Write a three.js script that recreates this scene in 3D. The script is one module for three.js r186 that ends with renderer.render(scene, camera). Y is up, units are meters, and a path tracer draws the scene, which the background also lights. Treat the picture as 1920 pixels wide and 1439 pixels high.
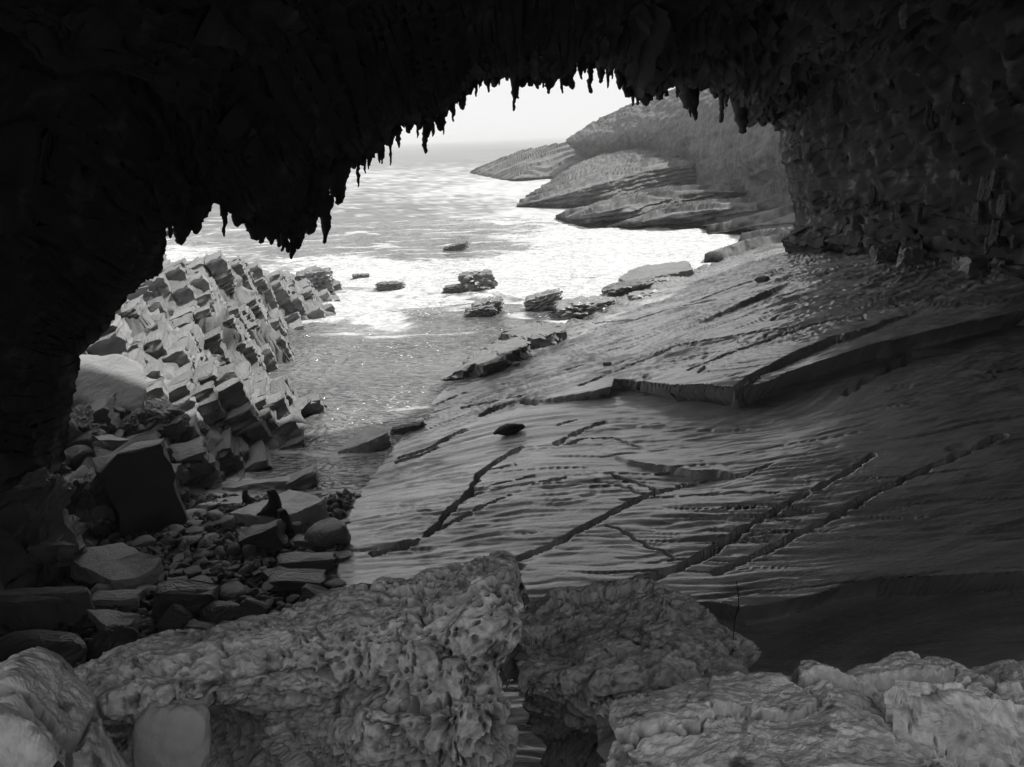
import * as THREE from 'three';
import { mergeVertices, toCreasedNormals, mergeGeometries } from 'three/addons/utils/BufferGeometryUtils.js';
import { MarchingCubes } from 'three/addons/objects/MarchingCubes.js';
import { createNoise2D, createNoise3D } from 'simplex-noise';

// ---------------------------------------------------------------- camera, sky, sun, exposure
const scene = new THREE.Scene();
const FPX = 1508, EYE = 14.5, ROLL = -Math.atan(0.038), PITCH = -Math.atan(461 / FPX);
const camera = new THREE.PerspectiveCamera(2 * Math.atan(719.5 / FPX) * 180 / Math.PI, 1024 / 767, 0.1, 20000);
camera.rotation.order = 'YXZ';
camera.position.set(0, EYE, 0);
camera.rotation.set(PITCH, 0, ROLL);
camera.updateMatrixWorld(true);
scene.add(camera);

const renderer = new THREE.WebGLRenderer({ antialias: true });
renderer.toneMapping = THREE.LinearToneMapping;
renderer.toneMappingExposure = 1.35;
renderer.shadowMap.enabled = true;

const SUN_AZ = 62 * Math.PI / 180, SUN_EL = 58 * Math.PI / 180;           // azimuth to the right of the view
const sunDir = new THREE.Vector3(Math.sin(SUN_AZ) * Math.cos(SUN_EL), Math.sin(SUN_EL), -Math.cos(SUN_AZ) * Math.cos(SUN_EL));
{
  const W = 256, H = 128, d = new Float32Array(W * H * 4);
  for (let j = 0; j < H; j++) for (let i = 0; i < W; i++) {
    const el = ((j + 0.5) / H - 0.5) * Math.PI, az = ((i + 0.5) / W - 0.5) * 2 * Math.PI;
    const x = Math.cos(az) * Math.cos(el), y = Math.sin(el), z = Math.sin(az) * Math.cos(el);
    const c = Math.max(0, x * sunDir.x + y * sunDir.y + z * sunDir.z);
    const up = Math.max(0, y);
    const L = 0.7 - 0.03 * Math.min(1, up * 1.2) + 0.5 * Math.pow(c, 8);   // bright sea haze, a little brighter round the sun
    d.set([L, L, L, 1], (j * W + i) * 4);
  }
  const t = new THREE.DataTexture(d, W, H, THREE.RGBAFormat, THREE.FloatType);
  t.mapping = THREE.EquirectangularReflectionMapping; t.magFilter = THREE.LinearFilter; t.needsUpdate = true;
  scene.background = t; scene.environment = t;
}
const sun = new THREE.DirectionalLight(new THREE.Color(1, 0.99, 0.975), 4.4);
sun.position.copy(sunDir).multiplyScalar(300); sun.castShadow = true; sun.shadow.radius = 2.5;
sun.shadow.mapSize.set(4096, 4096);
Object.assign(sun.shadow.camera, { left: -260, right: 260, top: 260, bottom: -260, near: 1, far: 900 });
scene.add(sun, sun.target);

// ---------------------------------------------------------------- helpers
function rng(seed) { let a = seed >>> 0; return () => { a = (a + 0x6d2b79f5) | 0; let t = Math.imul(a ^ (a >>> 15), 1 | a); t = (t + Math.imul(t ^ (t >>> 7), 61 | t)) ^ t; return ((t ^ (t >>> 14)) >>> 0) / 4294967296; }; }
const n2 = createNoise2D(rng(11)), n3 = createNoise3D(rng(12));
const V = (x, y, z) => new THREE.Vector3(x, y, z);
const lerp = THREE.MathUtils.lerp, clamp = THREE.MathUtils.clamp, sst = (a, b, x) => { const t = clamp((x - a) / (b - a), 0, 1); return t * t * (3 - 2 * t); };
function fbm2(x, y, o = 4, g = 0.5) { let s = 0, a = 1, t = 0; for (let i = 0; i < o; i++) { s += a * n2(x + i * 17.3, y - i * 9.1); t += a; a *= g; x *= 2.03; y *= 2.03; } return s / t; }
function fbm3(x, y, z, o = 4, g = 0.5) { let s = 0, a = 1, t = 0; for (let i = 0; i < o; i++) { s += a * n3(x + i * 17.3, y - i * 9.1, z + i * 5.7); t += a; a *= g; x *= 2.03; y *= 2.03; z *= 2.03; } return s / t; }
const ridge3 = (x, y, z, o = 3) => { let s = 0, a = 1, t = 0; for (let i = 0; i < o; i++) { s += a * (1 - Math.abs(n3(x, y, z + i * 7.7))); t += a; a *= 0.5; x *= 2.1; y *= 2.1; z *= 2.1; } return s / t; };
const hash = (i, j, k = 0) => { let h = Math.imul(i, 374761393) ^ Math.imul(j, 668265263) ^ Math.imul(k, 2147483647 ^ 0x9e3779); h = Math.imul(h ^ (h >>> 13), 1274126177); h = Math.imul(h ^ (h >>> 16), 2246822519); return ((h ^ (h >>> 15)) >>> 0) / 4294967296; };
// cellular noise: distance to the nearest and second nearest of scattered points
function cell3(x, y, z) {
  const xi = Math.floor(x), yi = Math.floor(y), zi = Math.floor(z); let a = 9, b = 9, id = 0;
  for (let i = -1; i < 2; i++) for (let j = -1; j < 2; j++) for (let k = -1; k < 2; k++) {
    const X = xi + i, Y = yi + j, Z = zi + k, dx = X + hash(X, Y, Z) - x, dy = Y + hash(Y + 71, Z, X) - y, dz = Z + hash(Z + 31, X + 7, Y) - z, d = dx * dx + dy * dy + dz * dz;
    if (d < a) { b = a; a = d; id = hash(X + 5, Y, Z + 3); } else if (d < b) b = d;
  }
  return [Math.sqrt(a), Math.sqrt(b), id];
}
// the ray through a pixel of the photograph, its meeting with a level, a depth or a ground
function ray(px, py) { return V((px - 960) / FPX, -(py - 719.5) / FPX, -1).applyQuaternion(camera.quaternion); }
const G = (px, py, h = 0) => { const d = ray(px, py); return V(0, EYE, 0).addScaledVector(d, (h - EYE) / d.y); };
const D = (px, py, dep) => { const d = ray(px, py); return V(0, EYE, 0).addScaledVector(d, dep / -d.z); };
function hit(px, py, f, near = 5, far = 140) {
  const d = ray(px, py); let a = near;
  for (let t = near; t < far; t += 0.15) { const k = t / -d.z; if (EYE + d.y * k < f(d.x * k, -t)) { a = t; break; } a = t; }
  const k = a / -d.z; return V(d.x * k, EYE + d.y * k, -a);
}
const depthAt = (p) => -p.z;

const counts = {};
function numbered(n) { const k = counts[n] = (counts[n] ?? -1) + 1; return k ? n + '_' + String(k).padStart(3, '0') : n; }
function tag(o, label, category, group, kind) { o.userData = { label, category }; if (group) o.userData.group = group; if (kind) o.userData.kind = kind; return o; }
function shadows(o) { o.castShadow = true; o.receiveShadow = true; return o; }
function mesh(name, geo, mat, parent = scene) { const m = shadows(new THREE.Mesh(geo, mat)); m.name = parent === scene ? numbered(name) : name; parent.add(m); return m; }
function group(name, p) { const g = new THREE.Group(); g.name = numbered(name); if (p) g.position.copy(p); scene.add(g); return g; }

// Catmull-Rom through a row of control points, resampled to n points
function resample(row, n) {
  const c = new THREE.CatmullRomCurve3(row, false, 'centripetal');
  return Array.from({ length: n }, (_, i) => c.getPoint(i / (n - 1)));
}
// A surface through rows of control points; move(p, normal, u, v) shifts each point, tone(p, normal, u, v) gives its own grey.
function sheet(rows, nu, nv, { linear = false, move, tone, uvScale = 1 } = {}) {
  const R = rows.map((r) => resample(r, nu)), P = [], m = R.length;
  for (let j = 0; j < nv; j++) {
    const v = j / (nv - 1) * (m - 1), k = Math.min(m - 2, Math.floor(v)), f = v - k;
    for (let i = 0; i < nu; i++) {
      const a = R[Math.max(0, k - 1)][i], b = R[k][i], c = R[k + 1][i], d = R[Math.min(m - 1, k + 2)][i];
      if (linear) P.push(b.clone().lerp(c, f));
      else { const q = V(0, 0, 0); for (const x of 'xyz') q[x] = 0.5 * (2 * b[x] + (c[x] - a[x]) * f + (2 * a[x] - 5 * b[x] + 4 * c[x] - d[x]) * f * f + (3 * b[x] - a[x] - 3 * c[x] + d[x]) * f * f * f); P.push(q); }
    }
  }
  return grid(P, nu, nv, { move, tone, uvScale });
}
function grid(P, nu, nv, { move, tone, uvScale = 1 } = {}) {
  const g = new THREE.BufferGeometry(), pos = new Float32Array(nu * nv * 3), uv = new Float32Array(nu * nv * 2), idx = [];
  P.forEach((p, i) => p.toArray(pos, i * 3));
  for (let j = 0; j < nv - 1; j++) for (let i = 0; i < nu - 1; i++) { const a = j * nu + i, b = a + 1, c = a + nu, d = c + 1; idx.push(a, c, b, b, c, d); }
  g.setAttribute('position', new THREE.BufferAttribute(pos, 3)); g.setIndex(idx); g.computeVertexNormals();
  for (let j = 0; j < nv; j++) { let s = 0; for (let i = 0; i < nu; i++) { const k = j * nu + i; if (i) s += P[k].distanceTo(P[k - 1]); uv[k * 2] = s * uvScale; uv[k * 2 + 1] = j ? uv[(k - nu) * 2 + 1] + P[k].distanceTo(P[k - nu]) * uvScale : 0; } }
  g.setAttribute('uv', new THREE.BufferAttribute(uv, 2));
  if (move) {
    const N = g.attributes.normal, n = V(0, 0, 0);
    for (let k = 0; k < P.length; k++) { n.fromBufferAttribute(N, k); move(P[k], n, (k % nu) / (nu - 1), Math.floor(k / nu) / (nv - 1)); P[k].toArray(pos, k * 3); }
    g.computeVertexNormals();
  }
  if (tone) {
    const c = new Float32Array(P.length * 3), N = g.attributes.normal, n = V(0, 0, 0);
    for (let k = 0; k < P.length; k++) { n.fromBufferAttribute(N, k); const t = tone(P[k], n, (k % nu) / (nu - 1), Math.floor(k / nu) / (nv - 1)); c[k * 3] = c[k * 3 + 1] = c[k * 3 + 2] = clamp(t, 0.004, 0.95); }
    g.setAttribute('color', new THREE.BufferAttribute(c, 3));
  }
  return g;
}
// tileable grain as a texture: f(x, y) with x, y in 0..1, wrapped by blending
function tile(n, f, repeat = 1, srgb = false) {
  const d = new Uint8Array(n * n * 4);
  for (let j = 0; j < n; j++) for (let i = 0; i < n; i++) {
    const x = i / n, y = j / n, w = sst(0, 1, x), h = sst(0, 1, y);
    let v = lerp(lerp(f(x + 1, y + 1), f(x, y + 1), w), lerp(f(x + 1, y), f(x, y), w), h);
    v = clamp(v, 0, 1) * 255; d.set([v, v, v, 255], (j * n + i) * 4);
  }
  const t = new THREE.DataTexture(d, n, n); t.wrapS = t.wrapT = THREE.RepeatWrapping; t.magFilter = THREE.LinearFilter; t.repeat.set(repeat, repeat); t.needsUpdate = true;
  if (srgb) t.colorSpace = THREE.SRGBColorSpace;
  return t;
}
const grainT = tile(512, (x, y) => 0.5 + 0.33 * fbm2(x * 9, y * 9, 6, 0.62) + 0.12 * (1 - 2 * Math.abs(n2(x * 14, y * 14))), 0.6);
const pitT = tile(512, (x, y) => { const [a, b] = cell3(x * 22 + 2 * n2(x * 9, y * 9), y * 22, 3.3); return 0.35 + 0.5 * Math.min(1, (b - a) * 0.2 + a * 0.9) + 0.22 * fbm2(x * 24, y * 24, 4); }, 1.1);
const streakT = tile(1024, (x, y) => 0.5 + 0.3 * fbm2(x * 5, y * 40, 5, 0.6) + 0.2 * fbm2(x * 18, y * 60, 4, 0.6), 0.5);
const waveT = tile(1024, (x, y) => 0.5 + 0.3 * fbm2(x * 9, y * 14, 6, 0.55) + 0.18 * (1 - 2 * Math.abs(n2(x * 13, y * 21))), 1);
const std = (o) => new THREE.MeshStandardMaterial({ color: 0xffffff, roughness: 0.85, ...o });
const M = {
  slab: new THREE.MeshPhysicalMaterial({ vertexColors: true, roughness: 0.4, clearcoat: 1, clearcoatRoughness: 0.22, bumpMap: streakT, bumpScale: 0.12 }),
  block: (c, roughness = 0.85) => std({ vertexColors: true, color: new THREE.Color(c, c, c), roughness, bumpMap: grainT, bumpScale: 0.09 }),
  cliff: std({ vertexColors: true, roughness: 0.85, bumpMap: grainT, bumpScale: 0.06 }),
  lime: std({ flatShading: true, vertexColors: true, roughness: 0.95, bumpMap: pitT, bumpScale: 0.02 }),
  roof: std({ vertexColors: true, roughness: 1, bumpMap: pitT, bumpScale: 0.06 }),
  far: std({ flatShading: true, vertexColors: true, roughness: 0.95 }),
};

// ---------------------------------------------------------------- ground shapes
const SH = [[8, 1], [-10, -3.6], [-15, -4.5], [-20, -5.5], [-25, -6.3], [-31, -6.9], [-36.6, -6.1], [-43, -4.9], [-49, -3.7], [-58, 1.7], [-73, 9.6], [-89, 22.4], [-100, 31], [-130, 50]];
function shoreX(z) {                                        // where the sloping slab meets the water
  for (let i = 0; i < SH.length - 1; i++) { const [z0, x0] = SH[i], [z1, x1] = SH[i + 1]; if (z >= z1) { const t = clamp((z0 - z) / (z0 - z1), 0, 1); return lerp(x0, x1, t); } }
  return 50;
}
const shoreS = (z) => (shoreX(z - 3) + 2 * shoreX(z) + shoreX(z + 3)) / 4;
const dropK = 0.2;
function slabBase(x, z) { const d = x - shoreS(z); const k = clamp(0.09 * (z + 33.5), 0, 1.6); return d > 0 ? dropK * d + (0.012 * d + k) * Math.exp(-d / 6) : 0.55 * d + k; }
const onSlab = (pts) => pts.map(([x, y]) => hit(x, y, slabBase));

// the broken ledge that crosses the slab: the bed above it is missing on the near side
const ledge = onSlab([[985, 757], [1030, 750], [1080, 742], [1118, 736], [1149, 727], [1153, 713], [1200, 719], [1260, 727], [1330, 726], [1392, 726], [1445, 711], [1510, 686], [1570, 671], [1640, 650], [1720, 634], [1820, 612], [1930, 588]]);
const ledgeH = [0.02, 0.16, 0.34, 0.5, 0.62, 0.64, 0.82, 0.98, 1.1, 1.15, 1.15, 1.1, 1.05, 1.0, 0.95, 0.9, 0.9];
const ledge2 = onSlab([[1180, 1150], [1250, 1132], [1330, 1138], [1390, 1150], [1450, 1140], [1520, 1125], [1600, 1100], [1650, 1088], [1720, 1090], [1800, 1089], [1860, 1084], [1930, 1080], [2010, 1074]]);
const ledge2H = [0.05, 0.4, 0.8, 1.0, 1.0, 1.0, 1.0, 1.0, 1.0, 1.0, 1.0, 1.0, 1.0];
const ledge3 = onSlab([[1130, 834], [1180, 846], [1250, 850], [1300, 858], [1345, 857], [1390, 866]]);
const ledge3H = [0.02, 0.14, 0.24, 0.36, 0.3, 0.02];
const ledge4 = onSlab([[1270, 622], [1330, 598], [1390, 571], [1436, 550], [1480, 536]]);
const ledge4H = [0.02, 0.15, 0.3, 0.5, 0.02];
const ledge5 = onSlab([[1385, 730], [1420, 706], [1480, 672], [1540, 645], [1600, 625], [1660, 600], [1740, 575]]);
const ledge5H = [0.02, 0.2, 0.32, 0.35, 0.3, 0.2, 0.02];
const ledge6 = onSlab([[880, 912], [930, 900], [1000, 880], [1050, 862]]);
function offLedge(x, z, pts, hs, reach) {                     // how far the surface lies below the upper bed
  let best = 1e9, side = 0, h = 0; const A = pts[0], Z = pts[pts.length - 1], L2 = (Z.x - A.x) ** 2 + (Z.z - A.z) ** 2;
  const tau = (p, q) => ((p - A.x) * (Z.x - A.x) + (q - A.z) * (Z.z - A.z)) / L2, T = pts.taus ??= pts.map((p) => tau(p.x, p.z)).reduce((a, t) => [...a, Math.max(t, (a[a.length - 1] ?? -9) + 0.012)], []), me = tau(x, z);
  for (let i = 0; i < pts.length - 1; i++) {
    const a = pts[i], b = pts[i + 1], ex = b.x - a.x, ez = b.z - a.z, l2 = ex * ex + ez * ez, t = clamp(((x - a.x) * ex + (z - a.z) * ez) / l2, 0, 1);
    const dx = x - a.x - ex * t, dz = z - a.z - ez * t, d = dx * dx + dz * dz;
    const perp = (ex * dz - ez * dx) / Math.sqrt(l2);
    if (d < best - 1e-7 || (d < best + 1e-7 && Math.abs(perp) > Math.abs(side))) { best = Math.min(d, best); side = perp; if ((i === 0 && t === 0) || (i === pts.length - 2 && t === 1)) h = Math.exp(-d * 0.7); else h = 1; }
  }
  if (side <= 0) return 0;
  let k = 0; while (k < T.length - 2 && me > T[k + 1]) k++;
  h *= lerp(hs[k], hs[k + 1], clamp((me - T[k]) / Math.max(1e-3, T[k + 1] - T[k]), 0, 1));
  const d = Math.sqrt(best);
  offLedge.d = d; offLedge.side = [Math.sign(1), h];
  return h * Math.min(1, d / 0.05) * Math.exp(-Math.pow(d / reach, 2));
}
// the bed under the broken edge is hollowed: the foot of the face lies farther back than its rim
function underCut(p, pts, hs) {
  offLedge.d = 9; const h = offLedge(p.x, p.z, pts, hs, 9); if (h < 0.1 || offLedge.d > 1.1) return;
  const e = 0.05, gx = (offLedge(p.x + e, p.z, pts, hs, 9), offLedge.d), gz = (offLedge(p.x, p.z + e, pts, hs, 9), offLedge.d), d = (offLedge(p.x, p.z, pts, hs, 9), offLedge.d);
  let nx = gx - d, nz = gz - d; const l = Math.hypot(nx, nz) || 1; const k = (1.1 - d) * 1.15 * Math.min(1, h / 1.4) / l; p.x -= nx * k; p.z -= nz * k;
}
const crackPx = [
  [[[800, 1012], [812, 1000], [850, 958], [880, 930], [900, 890], [925, 868], [955, 850], [978, 838]], 0.12, 0.3],
  [[[760, 1035], [850, 985], [900, 960], [955, 932]], 0.06, 0.15],
  [[[880, 1098], [960, 1060], [1060, 1010], [1150, 958], [1210, 918], [1262, 893]], 0.11, 0.25],
  [[[1262, 893], [1330, 862], [1392, 866], [1450, 842]], 0.07, 0.15],
  [[[1010, 1180], [1080, 1140], [1150, 1105], [1260, 1070], [1330, 1030], [1420, 965], [1480, 930], [1560, 880], [1640, 830]], 0.1, 0.35],
  [[[1180, 1110], [1290, 1060], [1330, 1040], [1400, 980]], 0.08, 0.25],
  [[[1340, 1075], [1400, 1050], [1480, 1005], [1560, 960], [1650, 905], [1750, 860], [1880, 800]], 0.12, 0.4],
  [[[1150, 880], [1190, 885], [1215, 898], [1238, 905]], 0.09, 0.2], [[[1238, 905], [1290, 873]], 0.05, 0.12],
  [[[1120, 890], [1160, 900], [1200, 916], [1225, 917]], 0.05, 0.1],
  [[[870, 768], [905, 760], [930, 756]], 0.1, 0.25], [[[905, 783], [940, 765], [980, 755], [998, 758]], 0.16, 0.35], [[[955, 750], [985, 745]], 0.09, 0.2],
  [[[750, 862], [800, 845], [845, 822], [872, 812]], 0.12, 0.25], [[[745, 870], [790, 858], [820, 843]], 0.08, 0.2],
  [[[1040, 826], [1070, 806], [1132, 778]], 0.1, 0.22], [[[1062, 822], [1100, 808], [1150, 800], [1200, 812]], 0.06, 0.12], [[[1040, 794], [1080, 778]], 0.06, 0.12],
  [[[880, 935], [950, 918], [1010, 905], [1060, 890]], 0.06, 0.16], [[[885, 927], [940, 908], [1000, 893]], 0.05, 0.12], [[[920, 880], [965, 871]], 0.07, 0.15],
  [[[1258, 657], [1330, 645], [1400, 632], [1480, 618]], 0.07, 0.15], [[[1090, 725], [1130, 708], [1180, 690], [1240, 668], [1275, 652]], 0.06, 0.14],
  [[[1110, 610], [1150, 607], [1190, 603], [1260, 582], [1340, 565]], 0.12, 0.25], [[[1060, 695], [1090, 687]], 0.1, 0.2],
  [[[1380, 728], [1420, 704], [1500, 664], [1570, 632]], 0.1, 0.25], [[[1290, 700], [1360, 670], [1440, 640], [1520, 610], [1620, 590]], 0.07, 0.15],
  [[[800, 790], [801, 770]], 0.1, 0.3], [[[805, 766], [850, 745], [875, 735]], 0.06, 0.15],
  [[[830, 1095], [900, 1070], [960, 1058]], 0.05, 0.1], [[[700, 1045], [740, 1035], [765, 1025]], 0.14, 0.2],
  [[[1140, 985], [1175, 1000], [1210, 1020], [1262, 1042]], 0.05, 0.1],
  [[[1330, 985], [1420, 984], [1530, 990]], 0.06, 0.14], [[[1300, 960], [1400, 955], [1500, 962]], 0.06, 0.14], [[[1360, 935], [1430, 930], [1520, 938]], 0.07, 0.14], [[[1310, 910], [1380, 905], [1460, 905]], 0.06, 0.12], [[[1340, 1010], [1400, 1008], [1470, 1012]], 0.06, 0.12],
  [[[1590, 700], [1640, 670], [1720, 640], [1800, 628]], 0.14, 0.3], [[[1440, 560], [1520, 540], [1620, 520], [1720, 505]], 0.1, 0.2], [[[1300, 570], [1400, 530], [1480, 510]], 0.09, 0.2],
];
const cracks = [];
for (const [px, w, dep] of crackPx) { const P = onSlab(px); for (let i = 0; i < P.length - 1; i++) cracks.push({ a: P[i], b: P[i + 1], w, dep, lo: [Math.min(P[i].x, P[i + 1].x) - 0.5, Math.min(P[i].z, P[i + 1].z) - 0.5], hi: [Math.max(P[i].x, P[i + 1].x) + 0.5, Math.max(P[i].z, P[i + 1].z) + 0.5] }); }
function crackDepth(x, z) {
  let m = 0;
  for (const c of cracks) {
    if (x < c.lo[0] || x > c.hi[0] || z < c.lo[1] || z > c.hi[1]) continue;
    const ex = c.b.x - c.a.x, ez = c.b.z - c.a.z, t = clamp(((x - c.a.x) * ex + (z - c.a.z) * ez) / (ex * ex + ez * ez), 0, 1);
    const jx = 0.07 * n2(x * 1.3, z * 1.3), d = Math.hypot(x + jx - c.a.x - ex * t, z - jx - c.a.z - ez * t);
    const w = c.w * 1.1 * (1 + 0.5 * n2(x * 0.9 + 40, z * 0.9)) * (0.7 + 0.014 * -z);
    const v = 2.6 * c.dep * (1 - sst(0.7, 1.05, d / w)); if (v > m) m = v;
  }
  return m;
}
const EU = [Math.sin(1.28), -Math.cos(1.28)], EV = [Math.cos(1.28), Math.sin(1.28)];   // along and across the streaks of the slab
function slabDetail(x, z) {
  const an = lerp(1.75, 1.28, sst(-32, -40, z + 0.35 * x)), low = sst(-40, -32, z + 0.35 * x); let u = x * Math.sin(an) - z * Math.cos(an), w = x * Math.cos(an) + z * Math.sin(an);
  w += 0.8 * n2(u * 0.05, w * 0.08) + 0.12 * n2(u * 0.3, w * 0.4);
  const big = 0.16 * n2(u * 0.03 + 5, w * 0.08) + 0.05 * n2(u * 0.1, w * 0.4 + 9), mask = sst(-0.25, 0.5, n2(x * 0.13 + 3, z * 0.13)), rough = 0.5 * sst(13, 26, x);
  let s = 0;
  for (const [f, a] of [[0.55, 0.12], [1.3, 0.055], [2.4, 0.03]]) { const q = w * f + 0.35 * n2(u * f * 0.1 + f, w * f * 0.2), k = q - Math.floor(q), on = sst(-0.1, 0.4, n2(u * f * 0.1 + 9 * f, Math.floor(q) * 1.7)); s += a * on * (k < 0.94 - 0.2 * low ? k / (0.94 - 0.2 * low) : (1 - k) / (0.06 + 0.2 * low)) * (f < 1 ? 1 - 0.5 * low : 1 - 0.35 * low); }
  const line = 0.15 * (1 - sst(0.06, 0.13, Math.abs(n2(u * 0.08 + 70, w * 0.75)))) * sst(0, 0.4, n2(u * 0.1 + 30, w * 0.5)), hi = 1 - 0.75 * low;
  const st = (0.02 + 0.025 * hi) * n2(u * 0.35, w * 2.6) + 0.03 * n2(u * 0.4, w * 4.5) * (0.4 + 0.6 * hi) + (0.028 * n2(u * 1.2, w * 10) + 0.009 * n2(u * 4, w * 18)) * hi;
  const chip = 0.035 * sst(0.35, 0.7, n2(u * 0.35 + 60, w * 2.2)) * sst(-0.1, 0.4, n2(u * 0.08 + 3, w * 0.12 + 8));
  return big + s * (0.5 + 0.5 * mask) * (1 + rough) + st * (0.6 + 0.8 * mask) * (1 + rough * 2) - chip - line * (0.3 + 0.7 * hi) + rough * 0.4 * ridge3(x * 0.35, 3, z * 0.35, 4) * sst(-14, -34, z);
}
function slabH(x, z) {
  let h = slabBase(x, z);
  const wx = x, wz = z;
  h -= offLedge(wx, wz, ledge, ledgeH, 9) + offLedge(wx, wz, ledge2, ledge2H, 14) + offLedge(wx, wz, ledge3, ledge3H, 1.6) + offLedge(wx, wz, ledge4, ledge4H, 2.2) + offLedge(wx, wz, ledge5, ledge5H, 1.5);
  const d = x - shoreS(z), k = sst(-1.5, 1.5, d);
  const shelf = sst(-52, -66, z) * sst(9, 2, d);                // broken low beds at the far waterline
  if (shelf > 0) { const q = fbm2(x * 0.16, z * 0.16, 3) * 3 + h * 1.2; h += shelf * ((Math.round(q) - q) * 0.2 + 0.3 * n2(x * 0.5, z * 0.5)); }
  return h + slabDetail(x, z) * (0.35 + 0.65 * k) - crackDepth(x, z);
}

// the pebble beach in the gully and the spit of jointed rock on the left
function beachH(x, z) { return clamp(0.09 * (z + 33.5), -3, 20) + 0.035 * Math.max(0, -x - 9) * sst(-34, -26, z) + 0.12 * n2(x * 0.4, z * 0.4) - 0.9 * sst(-0.2, 2.0, x - shoreS(z)) - 1.2 * sst(-31, -35, z); }
const CP = [[300, 880, 31.8], [380, 780, 36], [300, 760, 34.8], [200, 740, 33.5], [250, 640, 41], [330, 600, 46], [400, 560, 50], [480, 590, 55], [560, 560, 70], [400, 488, 62], [330, 506, 55], [230, 556, 44], [470, 498, 68], [540, 525, 76], [600, 506, 84], [100, 850, 28], [0, 790, 24], [200, 880, 29.5], [100, 980, 27.2], [0, 1010, 24], [250, 820, 32], [340, 830, 33.5], [390, 640, 47], [420, 690, 43.5], [350, 700, 38.5], [150, 760, 31], [395, 860, 33.8], [420, 800, 35.6], [405, 740, 39.5], [260, 700, 38], [300, 660, 41.5]].map((a) => D(...a));
for (const [x, y] of [[330, 962], [400, 912], [432, 885], [441, 746], [520, 738], [535, 660], [555, 615], [620, 548], [280, 990], [500, 700]]) { const p = G(x, y, 0); CP.push(p); CP.push(V(p.x + 1.6, -2.4, p.z - 0.4)); }
for (const [x, y] of [[200, 1020], [60, 1060], [-60, 1090]]) { const p = hit(x, y, beachH); CP.push(p); CP.push(V(p.x + 1.5, p.y - 1.2, p.z + 1.5)); }
CP.push(V(-28, 7, -48), V(-28, 6, -62), V(-27, 4, -75), V(-25, 1, -86), V(-20, -2, -90), V(-17, -2, -88), V(-24, 11, -30), V(-24, 11, -22), V(-30, 9, -38), V(-21, 9, -18), V(-15.5, -2, -62), V(-15.8, -2, -74), V(-35, -1, -60), V(-33, -1, -75));
function cliffH(x, z) {
  let s = 0, h = 0;
  for (const p of CP) { const d = (x - p.x) ** 2 + (z - p.z) ** 2 + 1.0, w = 1 / (d * d); s += w; h += w * p.y; }
  return h / s;
}

// ---------------------------------------------------------------- sea
const foamPts = [];
for (const [x, y, r] of [ // photograph: how much white water at a place
  [340, 480, 0.9], [450, 480, 0.6], [380, 440, 0.3], [440, 400, 0.25], [520, 470, 0.45], [620, 500, 0.85], [700, 500, 1], [560, 500, 0.8], [600, 590, 0.85], [680, 570, 0.95], [720, 605, 0.95], [680, 620, 0.55], [780, 560, 0.9], [830, 580, 0.6], [820, 600, 0.3], [880, 600, 0.4], [900, 560, 0.75],
  [780, 520, 0.95], [870, 500, 0.85], [960, 530, 0.95], [1000, 500, 1], [1100, 520, 1], [1100, 470, 0.95], [1200, 470, 1], [1300, 450, 1.05], [1360, 460, 1.05], [1250, 500, 1], [1150, 545, 0.9], [1050, 545, 0.8], [960, 585, 0.4], [980, 440, 0.6], [1060, 440, 0.75], [1000, 400, 0.8], [940, 410, 0.55], [900, 430, 0.35], [880, 460, 0.3], [790, 470, 0.3], [800, 430, 0.25], [700, 430, 0.3], [720, 460, 0.35], [620, 440, 0.25], [640, 400, 0.3], [760, 400, 0.35], [850, 400, 0.4],
  [900, 370, 0.5], [960, 360, 0.8], [1010, 350, 0.85], [930, 345, 0.8], [850, 345, 0.5], [760, 350, 0.5], [680, 360, 0.4], [700, 330, 0.55], [780, 325, 0.5], [860, 320, 0.5], [740, 310, 0.4], [820, 300, 0.35], [900, 300, 0.25], [900, 280, 0.1], [780, 285, 0.1], [1000, 270, 0.05],
  [650, 640, 0.1], [560, 650, 0.08], [760, 650, 0.12], [700, 700, 0.05], [600, 700, 0.05], [560, 760, 0.05], [680, 760, 0.05], [480, 790, 0.1], [560, 820, 0.15], [610, 840, 0.5], [570, 843, 0.45], [650, 868, 0.35], [520, 860, 0.25], [700, 880, 0.5], [640, 900, 0.35], [480, 870, 0.3], [435, 900, 0.8], [410, 910, 0.8], [660, 930, 0.4], [640, 950, 0.4], [735, 800, 0.45], [780, 790, 0.35], [800, 700, 0.12], [850, 640, 0.2], [700, 840, 0.3], [750, 830, 0.45],
]) { const p = G(x, y, 0); foamPts.push([p.x / -p.z * 6, Math.log(-p.z) * 3.2, r + 0.2 * sst(475, 430, y) * sst(275, 300, y)]); }
function foamDensity(x, z) {
  const a = x / -z * 6, b = Math.log(Math.max(1, -z)) * 3.2; let s = 0, r = 0;
  for (const q of foamPts) { const d = (a - q[0]) ** 2 + (b - q[1]) ** 2 * 1.6 + 0.002, w = 1 / (d * d); s += w; r += w * q[2]; }
  return r / s;
}
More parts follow.
